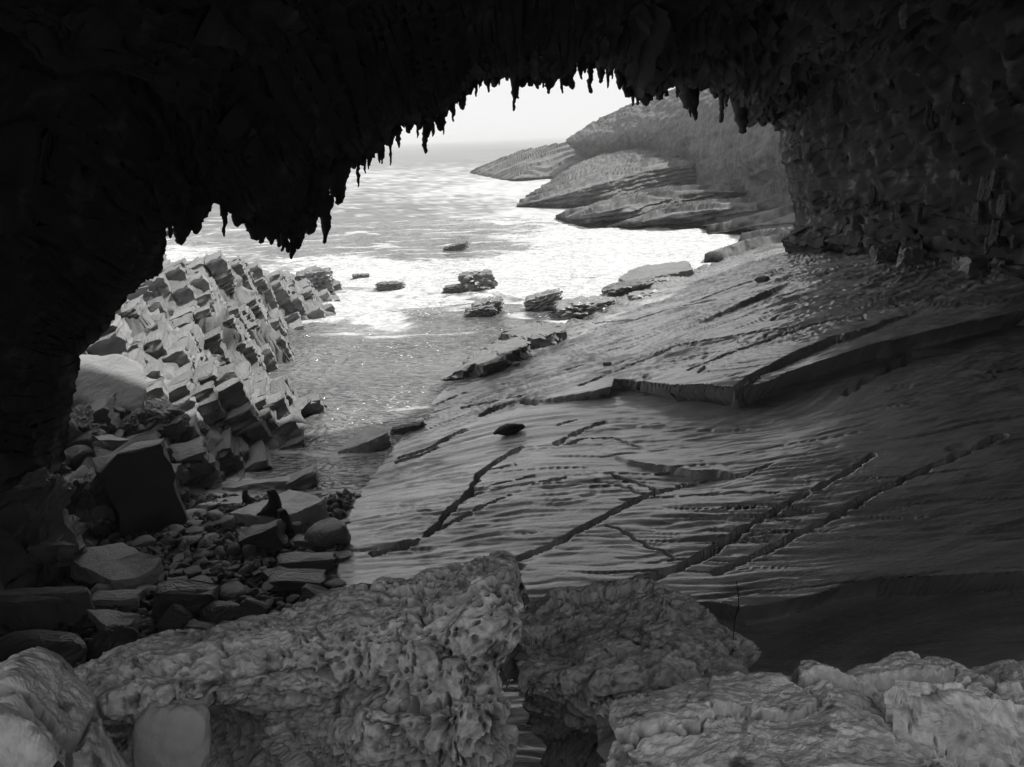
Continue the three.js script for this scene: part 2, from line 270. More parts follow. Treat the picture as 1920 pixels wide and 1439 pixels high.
function foamAt(x, z, rho) {
  const wx = x + 3.2 * n2(x * 0.05, z * 0.07), wz = z + 2.2 * n2(x * 0.08 + 9, z * 0.08);
  const a = fbm2(wx * 0.06, wz * 0.2, 6, 0.6), b = 1 - Math.abs(fbm2(wx * 0.21 + 4, wz * 0.34, 4, 0.6)) * 2.4;
  const p = 0.62 * a + 0.32 * (b - 0.4);
  const thin = sst(0.05, 0.75, p + (rho - 0.5) * 1.9 + 0.2), thick = sst(0.1, 0.55, p + (rho - 0.62) * 2.2);
  const lace = 0.58 + 0.42 * sst(-0.3, 0.5, fbm2(x * 0.5, z * 0.8, 4, 0.6)); const crest = 0.75 * sst(0.8, 0.96, 1 - Math.abs(n2(x * 0.03 + 0.3 * n2(x * 0.05, z * 0.05), z * 0.1 + 4))) * sst(0.12, 0.4, rho) * sst(-0.4, 0.3, n2(x * 0.2, z * 0.5)); return clamp((0.35 * thin * sst(0.1, 0.4, rho) + 0.75 * thick) * lace + crest * (1 - thick), 0, 1);
}
const seaTone = (x, z) => { const r = foamDensity(x, z), f = foamAt(x, z, r); return lerp(0.07 + 0.04 * n2(x * 0.06, z * 0.1) + 0.05 * Math.max(0, n2(x * 0.5, z * 0.9)), 0.48, f); };
const seaY = (x, z) => { const r = -z, k = 0.5 + 0.5 * sst(45, 90, r); return k * (0.16 * n2(x * 0.11 + 3, z * 0.2) + 0.07 * n2(x * 0.5, z * 0.8) + 0.03 * n2(x * 1.3, z * 1.9)); };
{
  const X0 = -60, X1 = 60, Z0 = -16, Z1 = -156, N = 2048, CN = 256, rho = new Float32Array((CN + 1) ** 2);
  for (let j = 0; j <= CN; j++) for (let i = 0; i <= CN; i++) rho[j * (CN + 1) + i] = foamDensity(lerp(X0, X1, i / CN), lerp(Z0, Z1, j / CN));
  const col = new Uint8Array(N * N * 4), rgh = new Uint8Array(N * N * 4);
  for (let j = 0; j < N; j++) for (let i = 0; i < N; i++) {
    const x = lerp(X0, X1, (i + 0.5) / N), z = lerp(Z0, Z1, (j + 0.5) / N), a = (i + 0.5) / N * CN, b = (j + 0.5) / N * CN, ia = Math.floor(a), ib = Math.floor(b), fa = a - ia, fb = b - ib, o = ib * (CN + 1) + ia;
    const r = lerp(lerp(rho[o], rho[o + 1], fa), lerp(rho[o + CN + 1], rho[o + CN + 2], fa), fb);
    const f = foamAt(x, z, r), w = 0.1 + 0.03 * n2(x * 0.06, z * 0.1) + 0.03 * n2(x * 0.9, z * 1.6) + 0.05 * Math.max(0, n2(x * 0.6, z * 1.1));
    const l = lerp(w, 0.5, f), s = l < 0.0031308 ? l * 12.92 : 1.055 * Math.pow(l, 1 / 2.4) - 0.055, k = (j * N + i) * 4;
    col[k] = col[k + 1] = col[k + 2] = s * 255; col[k + 3] = 255;
    const g = (0.12 + 0.75 * f) * 255; rgh[k] = rgh[k + 1] = rgh[k + 2] = g; rgh[k + 3] = 255;
  }
  const T = (d, srgb) => { const t = new THREE.DataTexture(d, N, N); t.magFilter = THREE.LinearFilter; if (srgb) t.colorSpace = THREE.SRGBColorSpace; t.needsUpdate = true; return t; };
  const wv = waveT.clone(); wv.repeat.set(9, 10); wv.needsUpdate = true;
  const near = new THREE.MeshStandardMaterial({ map: T(col, true), roughness: 1, roughnessMap: T(rgh, false), bumpMap: wv, bumpScale: 0.4 });
  const P = [], nu = 340, nv = 330;
  for (let j = 0; j < nv; j++) { const z = -Math.exp(lerp(Math.log(16), Math.log(156), j / (nv - 1))); for (let i = 0; i < nu; i++) { const x = lerp(X0, X1, i / (nu - 1)); P.push(V(x, seaY(x, z), z)); } }
  const g = grid(P, nu, nv, {}), uv = g.attributes.uv;
  for (let k = 0; k < P.length; k++) uv.setXY(k, (P[k].x - X0) / (X1 - X0), (P[k].z - Z0) / (Z1 - Z0));
  tag(mesh('sea', g, near), 'churning sea with white foam in the cove below the arch', 'sea', null, 'structure');
  // open sea beyond, to the horizon
  const Q = [], nr = 230, na = 300;
  for (let j = 0; j < nr; j++) { const r = Math.exp(lerp(Math.log(155.5), Math.log(14000), Math.pow(j / (nr - 1), 1.15))); for (let i = 0; i < na; i++) { const t = lerp(-1.15, 1.15, i / (na - 1)); Q.push(V(r * Math.tan(t) * 0.9, j === 0 ? -0.05 : 0.12 * n2(r * Math.tan(t) * 0.05, r * 0.1) * sst(3000, 300, r), -r)); } }
  const far = new THREE.MeshStandardMaterial({ vertexColors: true, roughness: 0.42 });
  tag(mesh('open_sea', grid(Q, na, nr, { tone: (p) => -p.z > 900 ? 0.12 + 0.03 * n2(p.x * 0.004, p.z * 0.004) : lerp(seaTone(p.x, p.z), 0.12, sst(300, 900, -p.z)) }), far), 'grey open sea reaching to the tilted horizon', 'sea', null, 'structure');
  // sides of the cove outside the picture, and the sea bed
  const bed = new THREE.BufferGeometry(); bed.setAttribute('position', new THREE.BufferAttribute(new Float32Array([-400, -3.2, 60, 400, -3.2, 60, 400, -3.2, -400, -400, -3.2, -400]), 3)); bed.setIndex([0, 1, 2, 0, 2, 3]); bed.computeVertexNormals();
  tag(mesh('sea_bed', bed, M.block(0.05)), 'dark ground below the water', 'ground', null, 'structure');
}

// ---------------------------------------------------------------- sloping slab
{
  const nu = 740, nv = 820, P = [];
  for (let j = 0; j < nv; j++) { const r = Math.exp(lerp(Math.log(9), Math.log(118), j / (nv - 1))); for (let i = 0; i < nu; i++) { const t = lerp(-0.42, 0.78, i / (nu - 1)), x = r * Math.tan(t), z = -r; const d = x - shoreS(z); const p = V(x, d < -6 ? -3.4 : slabH(x, z), z); if (d > 0 && z < -14) underCut(p, ledge, ledgeH); if (d > 0 && z > -26) underCut(p, ledge2, ledge2H); P.push(p); } }
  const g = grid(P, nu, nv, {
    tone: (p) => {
      let u = p.x * EU[0] + p.z * EU[1], w = p.x * EV[0] + p.z * EV[1]; w += 1.2 * n2(u * 0.06, w * 0.09);
      const s = 0.07 * n2(u * 0.12, w * 0.9) + 0.05 * n2(u * 0.5, w * 4) + 0.03 * n2(u * 2, w * 9);
      const salt = 0.22 * sst(0.45, 0.8, n2(u * 0.08 + 20, w * 1.3)) * sst(0.0, 0.5, n2(p.x * 0.1 + 8, p.z * 0.1));
      const wet = sst(1.3, 0.2, p.y + 0.5 * fbm2(p.x * 0.4, p.z * 0.4, 3));  // wet rock at the waterline, also darkened to hold down the sunlit strip
      const rightShade = sst(13, 24, p.x + 4 * fbm2(p.x * 0.15, p.z * 0.15, 3));  // shade of the right side, painted into the slab colour as dark patches
      return (0.45 + 1.4 * s + salt) * (1 - 0.58 * sst(-36, -44, p.z) * Math.max(sst(-60, -70, p.z + 5 * fbm2(p.x * 0.2, p.z * 0.2, 4)), sst(8, 5, p.x - shoreS(p.z) + 4 * fbm2(p.x * 0.2, p.z * 0.2, 4)))) * (1 - 0.5 * wet) * (1 - 0.45 * rightShade * sst(-0.3, 0.4, fbm2(p.x * 0.5, p.z * 0.5, 4) + 0.25));  // outer shore zone painted darker to subdue direct sun on it
    }
  });
  const uv = g.attributes.uv; for (let k = 0; k < P.length; k++) { const an = lerp(1.75, 1.28, sst(-32, -40, P[k].z + 0.35 * P[k].x)); uv.setXY(k, P[k].x * Math.sin(an) - P[k].z * Math.cos(an), P[k].x * Math.cos(an) + P[k].z * Math.sin(an)); }
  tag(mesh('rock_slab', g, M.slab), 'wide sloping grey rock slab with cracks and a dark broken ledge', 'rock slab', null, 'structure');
}

// ---------------------------------------------------------------- arch: roof, side walls, stalactites
const LIP = [ // pixel, matching place along the near end
  [60, 985, 0], [120, 860, 0.5], [138, 740, 0.9], [150, 670, 1.2], [172, 640, 1.4], [203, 618, 1.6], [218, 580, 1.75], [245, 552, 1.85], [270, 530, 1.9], [302, 507, 2.0], [309, 470, 2.1], [314, 425, 2.2], [345, 408, 2.3], [380, 396, 2.4], [389, 356, 2.5], [405, 350, 2.55], [432, 354, 2.6], [440, 392, 2.65], [470, 412, 2.7], [500, 425, 2.8], [540, 435, 2.9], [572, 415, 3.0], [588, 380, 3.05], [594, 328, 3.1], [620, 322, 3.2], [645, 318, 3.3], [652, 300, 3.35], [680, 294, 3.45], [712, 284, 3.55], [735, 268, 3.65], [746, 240, 3.7], [775, 236, 3.8], [815, 222, 3.9], [848, 204, 4.0], [868, 188, 4.1], [886, 170, 4.15], [880, 156, 4.2], [930, 150, 4.35], [985, 153, 4.5], [1050, 152, 4.7], [1072, 142, 4.8], [1080, 112, 4.85], [1110, 113, 4.95], [1124, 130, 5.0], [1160, 137, 5.1], [1172, 168, 5.2], [1200, 182, 5.3], [1232, 176, 5.4], [1256, 160, 5.5], [1276, 170, 5.55], [1310, 167, 5.7], [1340, 172, 5.8], [1374, 180, 5.9], [1392, 205, 6.0], [1402, 236, 6.1], [1418, 226, 6.2], [1450, 226, 6.4], [1461, 245, 6.7], [1463, 290, 7.2], [1476, 325, 7.7], [1481, 370, 8.2], [1492, 400, 8.6], [1488, 432, 9], [1466, 452, 9.3], [1478, 480, 9.7], [1520, 500, 10]];
const LD = [[0, 25.5], [120, 26.5], [310, 27.5], [450, 30], [600, 33.5], [750, 38], [900, 42], [1100, 47.5], [1300, 57], [1400, 66], [1490, 80], [1600, 80]];
const lipDepth = (x) => { for (let i = 0; i < LD.length - 1; i++) if (x <= LD[i + 1][0]) return lerp(LD[i][1], LD[i + 1][1], (x - LD[i][0]) / (LD[i + 1][0] - LD[i][0])); return 80; };
const NEAR = [V(-12, 1, -3), V(-13, 6, -3), V(-13, 11, -2.5), V(-10, 14.8, -1.5), V(-4, 16.6, -1), V(4, 16.8, -1), V(11, 16.2, -1), V(17, 14, -2), V(21, 11.5, -2), V(23, 8, -3), V(24, 3.5, -4)];
{
  const nu = 1150, T = [-0.30, -0.2, -0.1, -0.03], NT = 170, rows = [];
  const near = new THREE.CatmullRomCurve3(NEAR);
  let acc = 0; const len = LIP.map((p, i) => (acc += i ? Math.hypot(p[0] - LIP[i - 1][0], p[1] - LIP[i - 1][1]) : 0));
  const S = Array.from({ length: nu }, (_, i) => { const s = i / (nu - 1) * acc; let k = 0; while (k < len.length - 2 && len[k + 1] < s) k++; const f = (s - len[k]) / (len[k + 1] - len[k]); return [0, 1, 2].map((c) => lerp(LIP[k][c], LIP[k + 1][c], f)); });
  const L = S.map(([x, y]) => D(x, y, lipDepth(x)));
  const out = S.map((_, i) => { const a = S[Math.max(0, i - 45)], b = S[Math.min(nu - 1, i + 45)], tx = b[0] - a[0], ty = b[1] - a[1], l = Math.hypot(tx, ty); const v = V(ty / l, tx / l, 0); v.z = 0; return v; });
  // ragged teeth of the lip
  L.forEach((p, i) => { const x = S[i][0], d = lipDepth(x), k = d / 50, t = Math.pow(Math.max(0, n2(p.x * 2.1 / k, p.y * 0.7)), 1.5) * 0.4 * k - 0.12 * k + 0.14 * k * n2(i * 0.21, 3) + 0.1 * k * n2(i * 0.55, 9), down = Math.max(0, out[i].y); p.y -= t * (0.25 + 0.75 * down); p.addScaledVector(out[i], 0.1 * k * n2(i * 0.17, 77)); });
  const P = [];
  for (const t of T) for (let i = 0; i < nu; i++) { const o = out[i], w = -t; P.push(L[i].clone().addScaledVector(o, w * 34).add(V(0, w * 6, 0))); }
  for (let j = 0; j < NT; j++) {
    const t = Math.pow(j / (NT - 1), 1.5);
    for (let i = 0; i < nu; i++) {
      const q = near.getPoint(clamp(S[i][2] / 10, 0, 1)), p = L[i].clone().lerp(q, t), o = out[i];
      p.addScaledVector(V(o.x, o.y, 0), Math.sin(Math.PI * Math.min(1, t * 1.1)) * 1.6 * sst(0, 0.2, t));
      p.y += 3.4 * sst(0.02, 0.2, t) * sst(1, 0.6, t) * Math.max(0, o.y);
      P.push(p);
    }
  }
  const nv = T.length + NT;
  const g = grid(P, nu, nv, {
    move: (p, n, u, v) => {
      const j = Math.round(v * (nv - 1)), t = clamp((j - T.length) / 40, 0, 1), R = sst(12, 20, p.x) * sst(-26, -34, p.z);
      const f = fbm3(p.x * 0.22, p.y * 0.22, p.z * 0.22, 5), c = cell3(p.x * 0.55, p.y * 0.45, p.z * 0.55);
      const h = (0.9 * (f - 0.4) + 0.12 * (0.5 - c[0])) * t + R * (0.55 * ridge3(p.x * 0.55, p.y * 0.4, p.z * 0.55, 4) - 0.35 + 0.5 * Math.max(0, 0.5 - c[0])) * t + 0.12 * fbm3(p.x, p.y, p.z, 3);
      const into = V(-n.x, -n.y, -n.z); // settled below by the side it must face
      const k = V(p.x - 3, p.y - 8, 0).dot(n) > 0 ? -1 : 1;
      p.addScaledVector(n, k * h);
    },
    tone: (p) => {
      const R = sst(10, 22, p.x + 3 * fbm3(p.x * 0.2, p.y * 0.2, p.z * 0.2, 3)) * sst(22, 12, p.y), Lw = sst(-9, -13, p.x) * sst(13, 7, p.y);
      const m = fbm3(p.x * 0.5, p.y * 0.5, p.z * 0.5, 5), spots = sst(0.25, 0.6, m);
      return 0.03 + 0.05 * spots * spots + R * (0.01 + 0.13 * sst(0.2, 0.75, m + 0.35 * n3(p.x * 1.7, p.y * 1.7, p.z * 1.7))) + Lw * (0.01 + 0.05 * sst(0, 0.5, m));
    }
  });
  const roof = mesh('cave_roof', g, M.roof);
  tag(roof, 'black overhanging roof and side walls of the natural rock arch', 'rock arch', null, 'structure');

  // stalactites: x, top, tip, width (pixels), how lumpy
  const ST = [[318, 420, 448, 8, 1], [344, 404, 460, 24, 1.4], [371, 398, 441, 26, 1.3], [358, 404, 432, 18, 1], [421, 348, 445, 9, 1.6], [414, 350, 406, 5, 1], [446, 386, 427, 18, 1.3], [485, 414, 452, 32, 1.4], [470, 408, 436, 18, 1], [512, 424, 452, 22, 1.4], [530, 432, 472, 9, 1.2], [538, 434, 475, 10, 1], [549, 430, 487, 11, 1.3], [563, 415, 461, 22, 1.2], [578, 400, 442, 24, 1.2], [596, 330, 410, 26, 1.2], [608, 340, 400, 20, 1.2], [611, 380, 458, 17, 1.5], [622, 320, 348, 20, 1], [636, 316, 385, 25, 1.7], [633, 350, 372, 22, 1.2], [650, 300, 318, 14, 1], [671, 292, 352, 6, 1.3], [666, 294, 318, 14, 1], [684, 288, 326, 5, 1], [690, 288, 318, 4, 1], [678, 292, 312, 12, 1], [716, 282, 308, 5, 1], [732, 268, 311, 4, 1.2], [747, 252, 278, 7, 1.2], [783, 236, 259, 5, 1.1], [797, 234, 289, 8, 1.1], [803, 234, 259, 9, 1], [811, 230, 257, 6, 1], [823, 220, 247, 15, 1], [832, 214, 253, 4, 1], [850, 200, 229, 6, 1], [893, 152, 182, 6, 1.2], [880, 158, 176, 14, 1], [899, 149, 166, 3, 1], [916, 149, 174, 6, 1], [928, 149, 163, 6, 1], [936, 149, 161, 3, 1], [963, 149, 180, 11, 1.2], [965, 149, 209, 8, 1.5], [970, 149, 186, 6, 1.2], [982, 151, 165, 12, 1], [1010, 151, 160, 18, 1], [1030, 152, 177, 10, 1.2], [1054, 140, 176, 6, 1.2], [1071, 120, 169, 14, 1.3], [1079, 104, 140, 4, 1.2], [1090, 106, 150, 10, 1.3], [1098, 108, 138, 8, 1], [1107, 110, 176, 9, 1.4], [1112, 106, 130, 8, 1], [1126, 122, 157, 11, 1.2], [1140, 130, 166, 5, 1.1], [1148, 130, 149, 4, 1], [1163, 135, 168, 10, 1], [1180, 165, 184, 15, 1], [1208, 176, 200, 20, 1.2], [1220, 174, 190, 12, 1], [1237, 168, 189, 17, 1.2], [1248, 165, 182, 10, 1], [1271, 162, 184, 6, 1.1], [1290, 164, 206, 26, 1.2], [1302, 164, 227, 12, 1.2], [1295, 164, 221, 6, 1], [1316, 162, 172, 8, 1], [1340, 168, 186, 14, 1], [1353, 170, 231, 9, 1.5], [1362, 174, 201, 8, 1.1], [1375, 176, 192, 12, 1], [1388, 185, 228, 20, 1.3], [1394, 200, 252, 16, 1.6], [1404, 200, 240, 16, 1.2], [1432, 214, 238, 14, 1.2], [1450, 216, 236, 12, 1]];
  { const r = rng(505); for (let k = 0; k < 120; k++) { const a = S[Math.floor((0.13 + 0.62 * r()) * nu)]; if (a[0] < 315 || a[0] > 1470) continue; const l = (10 + 34 * r() * r()) * (a[0] < 620 ? 1.6 : a[0] > 1200 ? 1.1 : 0.75); ST.push([a[0] + 6 * (r() - 0.5), a[1] - 6, a[1] + l, 4 + 9 * r() * (a[0] < 620 ? 1.7 : 1), 0.8 + 0.7 * r()]); } }
  ST.forEach(([x, y0, y1, w, lump], q) => {
    const d = lipDepth(x) + (hash(q, 5) - 0.5) * 0.8, a = D(x, y0 - 14, d), b = D(x, y1, d), len = a.y - b.y, r = w / FPX * d * 0.62, ns = 10, nh = Math.max(10, Math.round(len / (r * 0.5)) + 6), P = [];
    const nhh = Math.min(nh, 34);
    for (let j = 0; j <= nhh; j++) {
      const t = j / nhh, tp = t < 0.97 ? 1 : (1 - t) / 0.03 * 0.9;
      let rr = r * (1.25 - 0.55 * t + 0.2 * lump * n2(t * len / r * 0.3, q * 3.7) + 0.16 * n2(t * len / r * 1.2, q)) * Math.sqrt(Math.max(0.0001, tp));
      rr *= 1 - 0.35 * sst(0.6, 1, t); rr = Math.max(rr, j === nhh ? 0.001 : r * 0.22);
      const ox = 0.5 * r * n2(t * len / r * 0.2, q + 50) * t, oz = 0.5 * r * n2(t * len / r * 0.2, q + 90) * t;
      for (let i = 0; i <= ns; i++) { const th = (i % ns) / ns * 2 * Math.PI, k = 1 + 0.22 * n3(Math.cos(th), Math.sin(th), t * len / r * 0.5 + q); P.push(V(lerp(a.x, b.x, t) + ox + Math.cos(th) * rr * k, lerp(a.y, b.y, t), lerp(a.z, b.z, t) + oz + Math.sin(th) * rr * k)); }
    }
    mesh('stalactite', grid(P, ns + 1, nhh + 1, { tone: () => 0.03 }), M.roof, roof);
  });
  // flowstone columns and drips on the ceiling near the right wall
  for (const [x, y0, y1, w, d, c] of [[1396, -30, 70, 22, 58, 0.1], [1397, 40, 140, 12, 60, 0.07], [1448, -30, 45, 34, 55, 0.12], [1462, 20, 75, 26, 56, 0.1], [1463, 60, 150, 12, 58, 0.06], [1694, -20, 55, 14, 38, 0.16], [1338, 15, 60, 16, 55, 0.05], [1430, 0, 40, 18, 54, 0.09], [1515, -10, 34, 8, 48, 0.06], [1627, -5, 38, 8, 42, 0.06]]) {
    const a = D(x, y0, d), b = D(x, y1, d), r = w / FPX * d * 0.5, P = [], ns = 14, nh = 36;
    for (let j = 0; j <= nh; j++) { const t = j / nh; for (let i = 0; i <= ns; i++) { const th = (i % ns) / ns * 2 * Math.PI, k = 1 - 0.4 * t + 0.45 * n3(Math.cos(th) * 1.2, Math.sin(th) * 1.2 + x, t * (a.y - b.y) / r * 0.4) + 0.2 * n3(Math.cos(th) * 3, Math.sin(th) * 3 + x, t * (a.y - b.y) / r); const rr = r * Math.max(0.25, k) * (j === nh ? 0.01 : 1); P.push(V(lerp(a.x, b.x, t) + Math.cos(th) * rr, lerp(a.y, b.y, t), a.z + Math.sin(th) * rr)); } }
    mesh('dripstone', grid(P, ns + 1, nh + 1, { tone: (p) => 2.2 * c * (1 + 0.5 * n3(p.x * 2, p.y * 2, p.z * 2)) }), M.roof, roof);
  }
}

// ---------------------------------------------------------------- loose rocks
// A convex stone: random cutting planes softened at their edges. squash gives its half sizes.
function stoneGeo(seed, { planes = 14, soft = 0.06, noise = 0.05, detail = 6, box = 0, freq = 1.6 } = {}) {
  const r = rng(seed), N = [];
  if (box) for (const s of [-1, 1]) for (const a of [0, 1, 2]) { const n = V(0, 0, 0); n.setComponent(a, s); n.add(V(r() - 0.5, r() - 0.5, r() - 0.5).multiplyScalar(0.3 * box)).normalize(); N.push([n, 0.78 + 0.16 * r()]); }
  for (let i = 0; i < planes; i++) { const y = 2 * r() - 1, t = r() * 6.283, k = Math.sqrt(1 - y * y); N.push([V(k * Math.cos(t), y, k * Math.sin(t)), (box ? 1.02 : 0.72) + 0.28 * r()]); }
  let g = new THREE.IcosahedronGeometry(1, detail); g.deleteAttribute('uv'); g.deleteAttribute('normal'); g = mergeVertices(g, 1e-4);
  const p = g.attributes.position, v = V(0, 0, 0), off = r() * 100;
  for (let i = 0; i < p.count; i++) {
    v.fromBufferAttribute(p, i).normalize(); let s = 0; const k = 1 / soft;
    for (const [n, d] of N) { const c = n.dot(v); if (c > 0.01) s += Math.exp(k * (c / d - 1)); }
    const rad = 1 / (1 + Math.log(Math.max(s, 1e-6)) / k), q = clamp(rad, 0.5, 1.25) * (1 + noise * fbm3(v.x * freq + off, v.y * freq, v.z * freq, 4));
    p.setXYZ(i, v.x * q, v.y * q, v.z * q);
  }
  g.computeBoundingBox(); const b = g.boundingBox, c = b.getCenter(V(0, 0, 0)), e = b.getSize(V(0, 0, 0));
  for (let i = 0; i < p.count; i++) p.setXYZ(i, (p.getX(i) - c.x) / e.x, (p.getY(i) - c.y) / e.y, (p.getZ(i) - c.z) / e.z);
  g = toCreasedNormals(g, 0.5);
  const q = g.attributes.position, uv = new Float32Array(q.count * 2); for (let i = 0; i < q.count; i++) { uv[i * 2] = q.getX(i) + 0.6 * q.getZ(i); uv[i * 2 + 1] = q.getY(i) + 0.7 * q.getZ(i); }
  g.setAttribute('uv', new THREE.BufferAttribute(uv, 2));
  return g;                                                   // unit size, centred
}
// A jointed block: a box with broken, bevelled edges and uneven faces
function blockGeo(seed, rough = 0.05, skew = 0.16) {
  const c = [-0.5, -0.475, -0.2, 0.16, 0.475, 0.5], n = c.length - 1, cy = [-0.5, -0.475, -0.35, -0.22, -0.1, 0.03, 0.15, 0.28, 0.4, 0.475, 0.5], ny = cy.length - 1, g = new THREE.BoxGeometry(1, 1, 1, n, ny, n), p = g.attributes.position, o = seed * 13.7, r = rng(seed), k = Array.from({ length: 9 }, () => r() - 0.5);
  const w = (x) => c[Math.round((x + 0.5) * n)];
  for (let i = 0; i < p.count; i++) {
    let x = w(p.getX(i)), y = cy[Math.round((p.getY(i) + 0.5) * ny)], z = w(p.getZ(i));
    const e = [x, y, z].map((a) => Math.abs(a) > 0.46 ? 1 : 0), edge = e[0] + e[1] + e[2];
    const s = edge >= 2 ? 0.985 - 0.03 * Math.abs(n3(x * 3 + o, y * 3, z * 3)) : 1;
    x *= s; y *= s; z *= s;
    if (Math.abs(y) < 0.45) { const l = 1 - 0.08 * Math.max(0, n2(y * 9 + o, o) + 0.4 * n3(x * 3, y * 14 + o, z * 3)); x *= l; z *= l; }
    const m = rough * fbm3(x * 2.2 + o, y * 2.2, z * 2.2, 3), q = rough * n3(x * 2.2 + o + 40, y * 2.2, z * 2.2), u = rough * n3(x * 2.2, y * 2.2 + o + 9, z * 2.2);
    x += m + skew * (k[0] * y + k[1] * z); y += q * 0.8 + 0.6 * skew * k[2] * z; z += u + skew * (k[4] * y + k[5] * x);
    p.setXYZ(i, x, y, z);
  }
  g.computeVertexNormals();
  const col = new Float32Array(p.count * 3); for (let i = 0; i < p.count; i++) { const x = p.getX(i), y = p.getY(i), z = p.getZ(i), t = 1 + 0.28 * fbm3(x * 2.5 + o, y * 4, z * 2.5, 4) + 0.12 * n3(x * 2, y * 14 + o, z * 2); col.set([t, t, t], i * 3); }
  g.setAttribute('color', new THREE.BufferAttribute(col, 3));
  return g;
}
const greys = (list, mk) => list.map((c) => mk(c));

// jointed spit on the left
{
  const spit = group('rock_cliff', V(-17, 0, -45)); tag(spit, 'sunlit jointed rock spit of stepped blocks left of the inlet', 'rock cliff', null, 'structure');
  const nu = 260, nv = 340, P = [];
  const cells = new Map();
  for (let j = 0; j < nv; j++) { const r = Math.exp(lerp(Math.log(14), Math.log(96), j / (nv - 1))); for (let i = 0; i < nu; i++) { const x = lerp(-38, -11, Math.pow(i / (nu - 1), 0.72)) , z = -r; P.push(V(x, cliffH(x, z), z)); } }
  const g = grid(P, nu, nv, {
    move: (p, n) => {
      const near = sst(-42, -33, p.z), q = p.y * 1.1 + p.x * 0.35 + 0.4 * n2(p.x * 0.3, p.z * 0.3), st = (Math.round(q) - q) * 0.35;
      const c = cell3(p.x * 0.6, p.y * 0.8, p.z * 0.6);
      p.y += st - 0.4 + 0.25 * fbm3(p.x * 0.8, p.y * 0.8, p.z * 0.8, 4) + near * (0.55 - c[0]) * 0.55;
      p.x += 0.35 * n3(p.x * 0.5, p.y * 0.8, p.z * 0.5) + near * 0.4 * fbm3(p.x * 0.9 + 7, p.y * 0.9, p.z * 0.9, 4); p.z += 0.35 * n3(p.x * 0.5 + 30, p.y * 0.8, p.z * 0.5);
    },
    tone: (p) => (0.15 + 0.08 * fbm3(p.x * 0.5, p.y * 0.5, p.z * 0.5, 4) + 0.05 * n3(p.x * 2.5, p.y * 2.5, p.z * 2.5)) * (1 - 0.45 * sst(0.15, 0.5, fbm3(p.x * 0.25 + 5, p.y * 0.3, p.z * 0.25, 3)))
  });
  const core = mesh('cliff_face', g, M.cliff, spit); core.position.set(17, 0, 45);
  // blocks on a lattice along the tilted beds
  const geos = Array.from({ length: 10 }, (_, i) => blockGeo(i + 1, 0.13, 0.13)), mats = greys([0.14, 0.16, 0.18, 0.21], M.block);
  const tilt = 0.33, q = new THREE.Quaternion().setFromEuler(new THREE.Euler(0.04, 0.3, tilt, 'YXZ')), qi = q.clone().invert(), O = V(-17, 0, -45), list = [];
    // joints run straight through the beds: columns of blocks, each cut off near the height of the spit
  const smoothH = (x, z) => (cliffH(x, z) * 2 + cliffH(x, z - 1.5) + cliffH(x, z + 1.5) + cliffH(x - 1, z) + cliffH(x + 1, z)) / 6;
  const joints = (from, to, seed, a, b) => { const l = [from]; for (let k = 0; l[l.length - 1] < to; k++) l.push(l[l.length - 1] + a + (b - a) * Math.pow(hash(k, seed), 1.6)); return l; };
  const JU = joints(-34, 34, 5, 0.7, 1.75), JV = joints(-48, 26, 8, 0.8, 2.3), BED = joints(-9, 15, 3, 0.45, 1.3), NU = JU.length - 1, NV = JV.length - 1, top = [];
  const at = (i, j, k) => V((JU[i] + JU[i + 1]) / 2, (BED[k] + BED[k + 1]) / 2, (JV[j] + JV[j + 1]) / 2).applyQuaternion(q).add(O);
  for (let i = 0; i < NU; i++) for (let j = 0; j < NV; j++) { let k = 0, c = 0.4 * (hash(i, j, 4) - 0.5) + 0.6 * (hash(i >> 1, j >> 1, 9) - 0.4); while (k < BED.length - 2) { const p = at(i, j, k + 1); if (p.y > smoothH(p.x, p.z) + c) break; k++; } top[i * NV + j] = k; }
  for (let i = 0; i < NU; i++) for (let j = 0; j < NV; j++) for (let k = 0; k <= top[i * NV + j]; k++) {
    const p = at(i, j, k), T = (a, b) => (a < 0 || b < 0 || a >= NU || b >= NV ? 0 : top[a * NV + b]);
    if (p.x > -11 || p.x < -30 || p.z > -29.5 || p.z < -92 || p.y < -1.0) continue;
    if (k < top[i * NV + j] && k <= Math.min(T(i + 1, j), T(i, j + 1))) continue;
    if (p.z > -33.5 && hash(i, j, 6) > 0.5) continue;
    if (k === top[i * NV + j] && hash(i, j, 61) > 0.84) continue;
    list.push({ p, th: BED[k + 1] - BED[k], cu: JU[i + 1] - JU[i], cv: JV[j + 1] - JV[j], a: 0, near: p.length() });
  }
  list.sort((a, b) => a.near / Math.sqrt((a.cu + 0.4 * a.cv) * (a.th + 0.3 * a.cv)) - b.near / Math.sqrt((b.cu + 0.4 * b.cv) * (b.th + 0.3 * b.cv)));
  const rest = [];
  list.forEach((b, k) => {
    const m = new THREE.Mesh(geos[k % geos.length], mats[Math.floor(hash(k, 77) * mats.length)]);
    m.quaternion.copy(q).multiply(new THREE.Quaternion().setFromEuler(new THREE.Euler((hash(k, 1) - 0.5) * 0.04, (hash(k, 2) - 0.5) * 0.06, (hash(k, 3) - 0.5) * 0.03)));
    m.scale.set(b.cu * (1.05 + 0.3 * hash(k, 41)), b.th * (1.02 + 0.25 * hash(k, 42)), b.cv * (1.05 + 0.3 * hash(k, 43))); m.position.copy(b.p).sub(O).add(V((hash(k, 31) - 0.5) * 0.35, (hash(k, 33) - 0.5) * 0.1, (hash(k, 32) - 0.5) * 0.3)); m.name = 'rock_block'; shadows(m);
    if (k < 300) spit.add(m); else { m.updateMatrix(); rest.push(geos[k % geos.length].clone().applyMatrix4(m.matrix)); }
  });
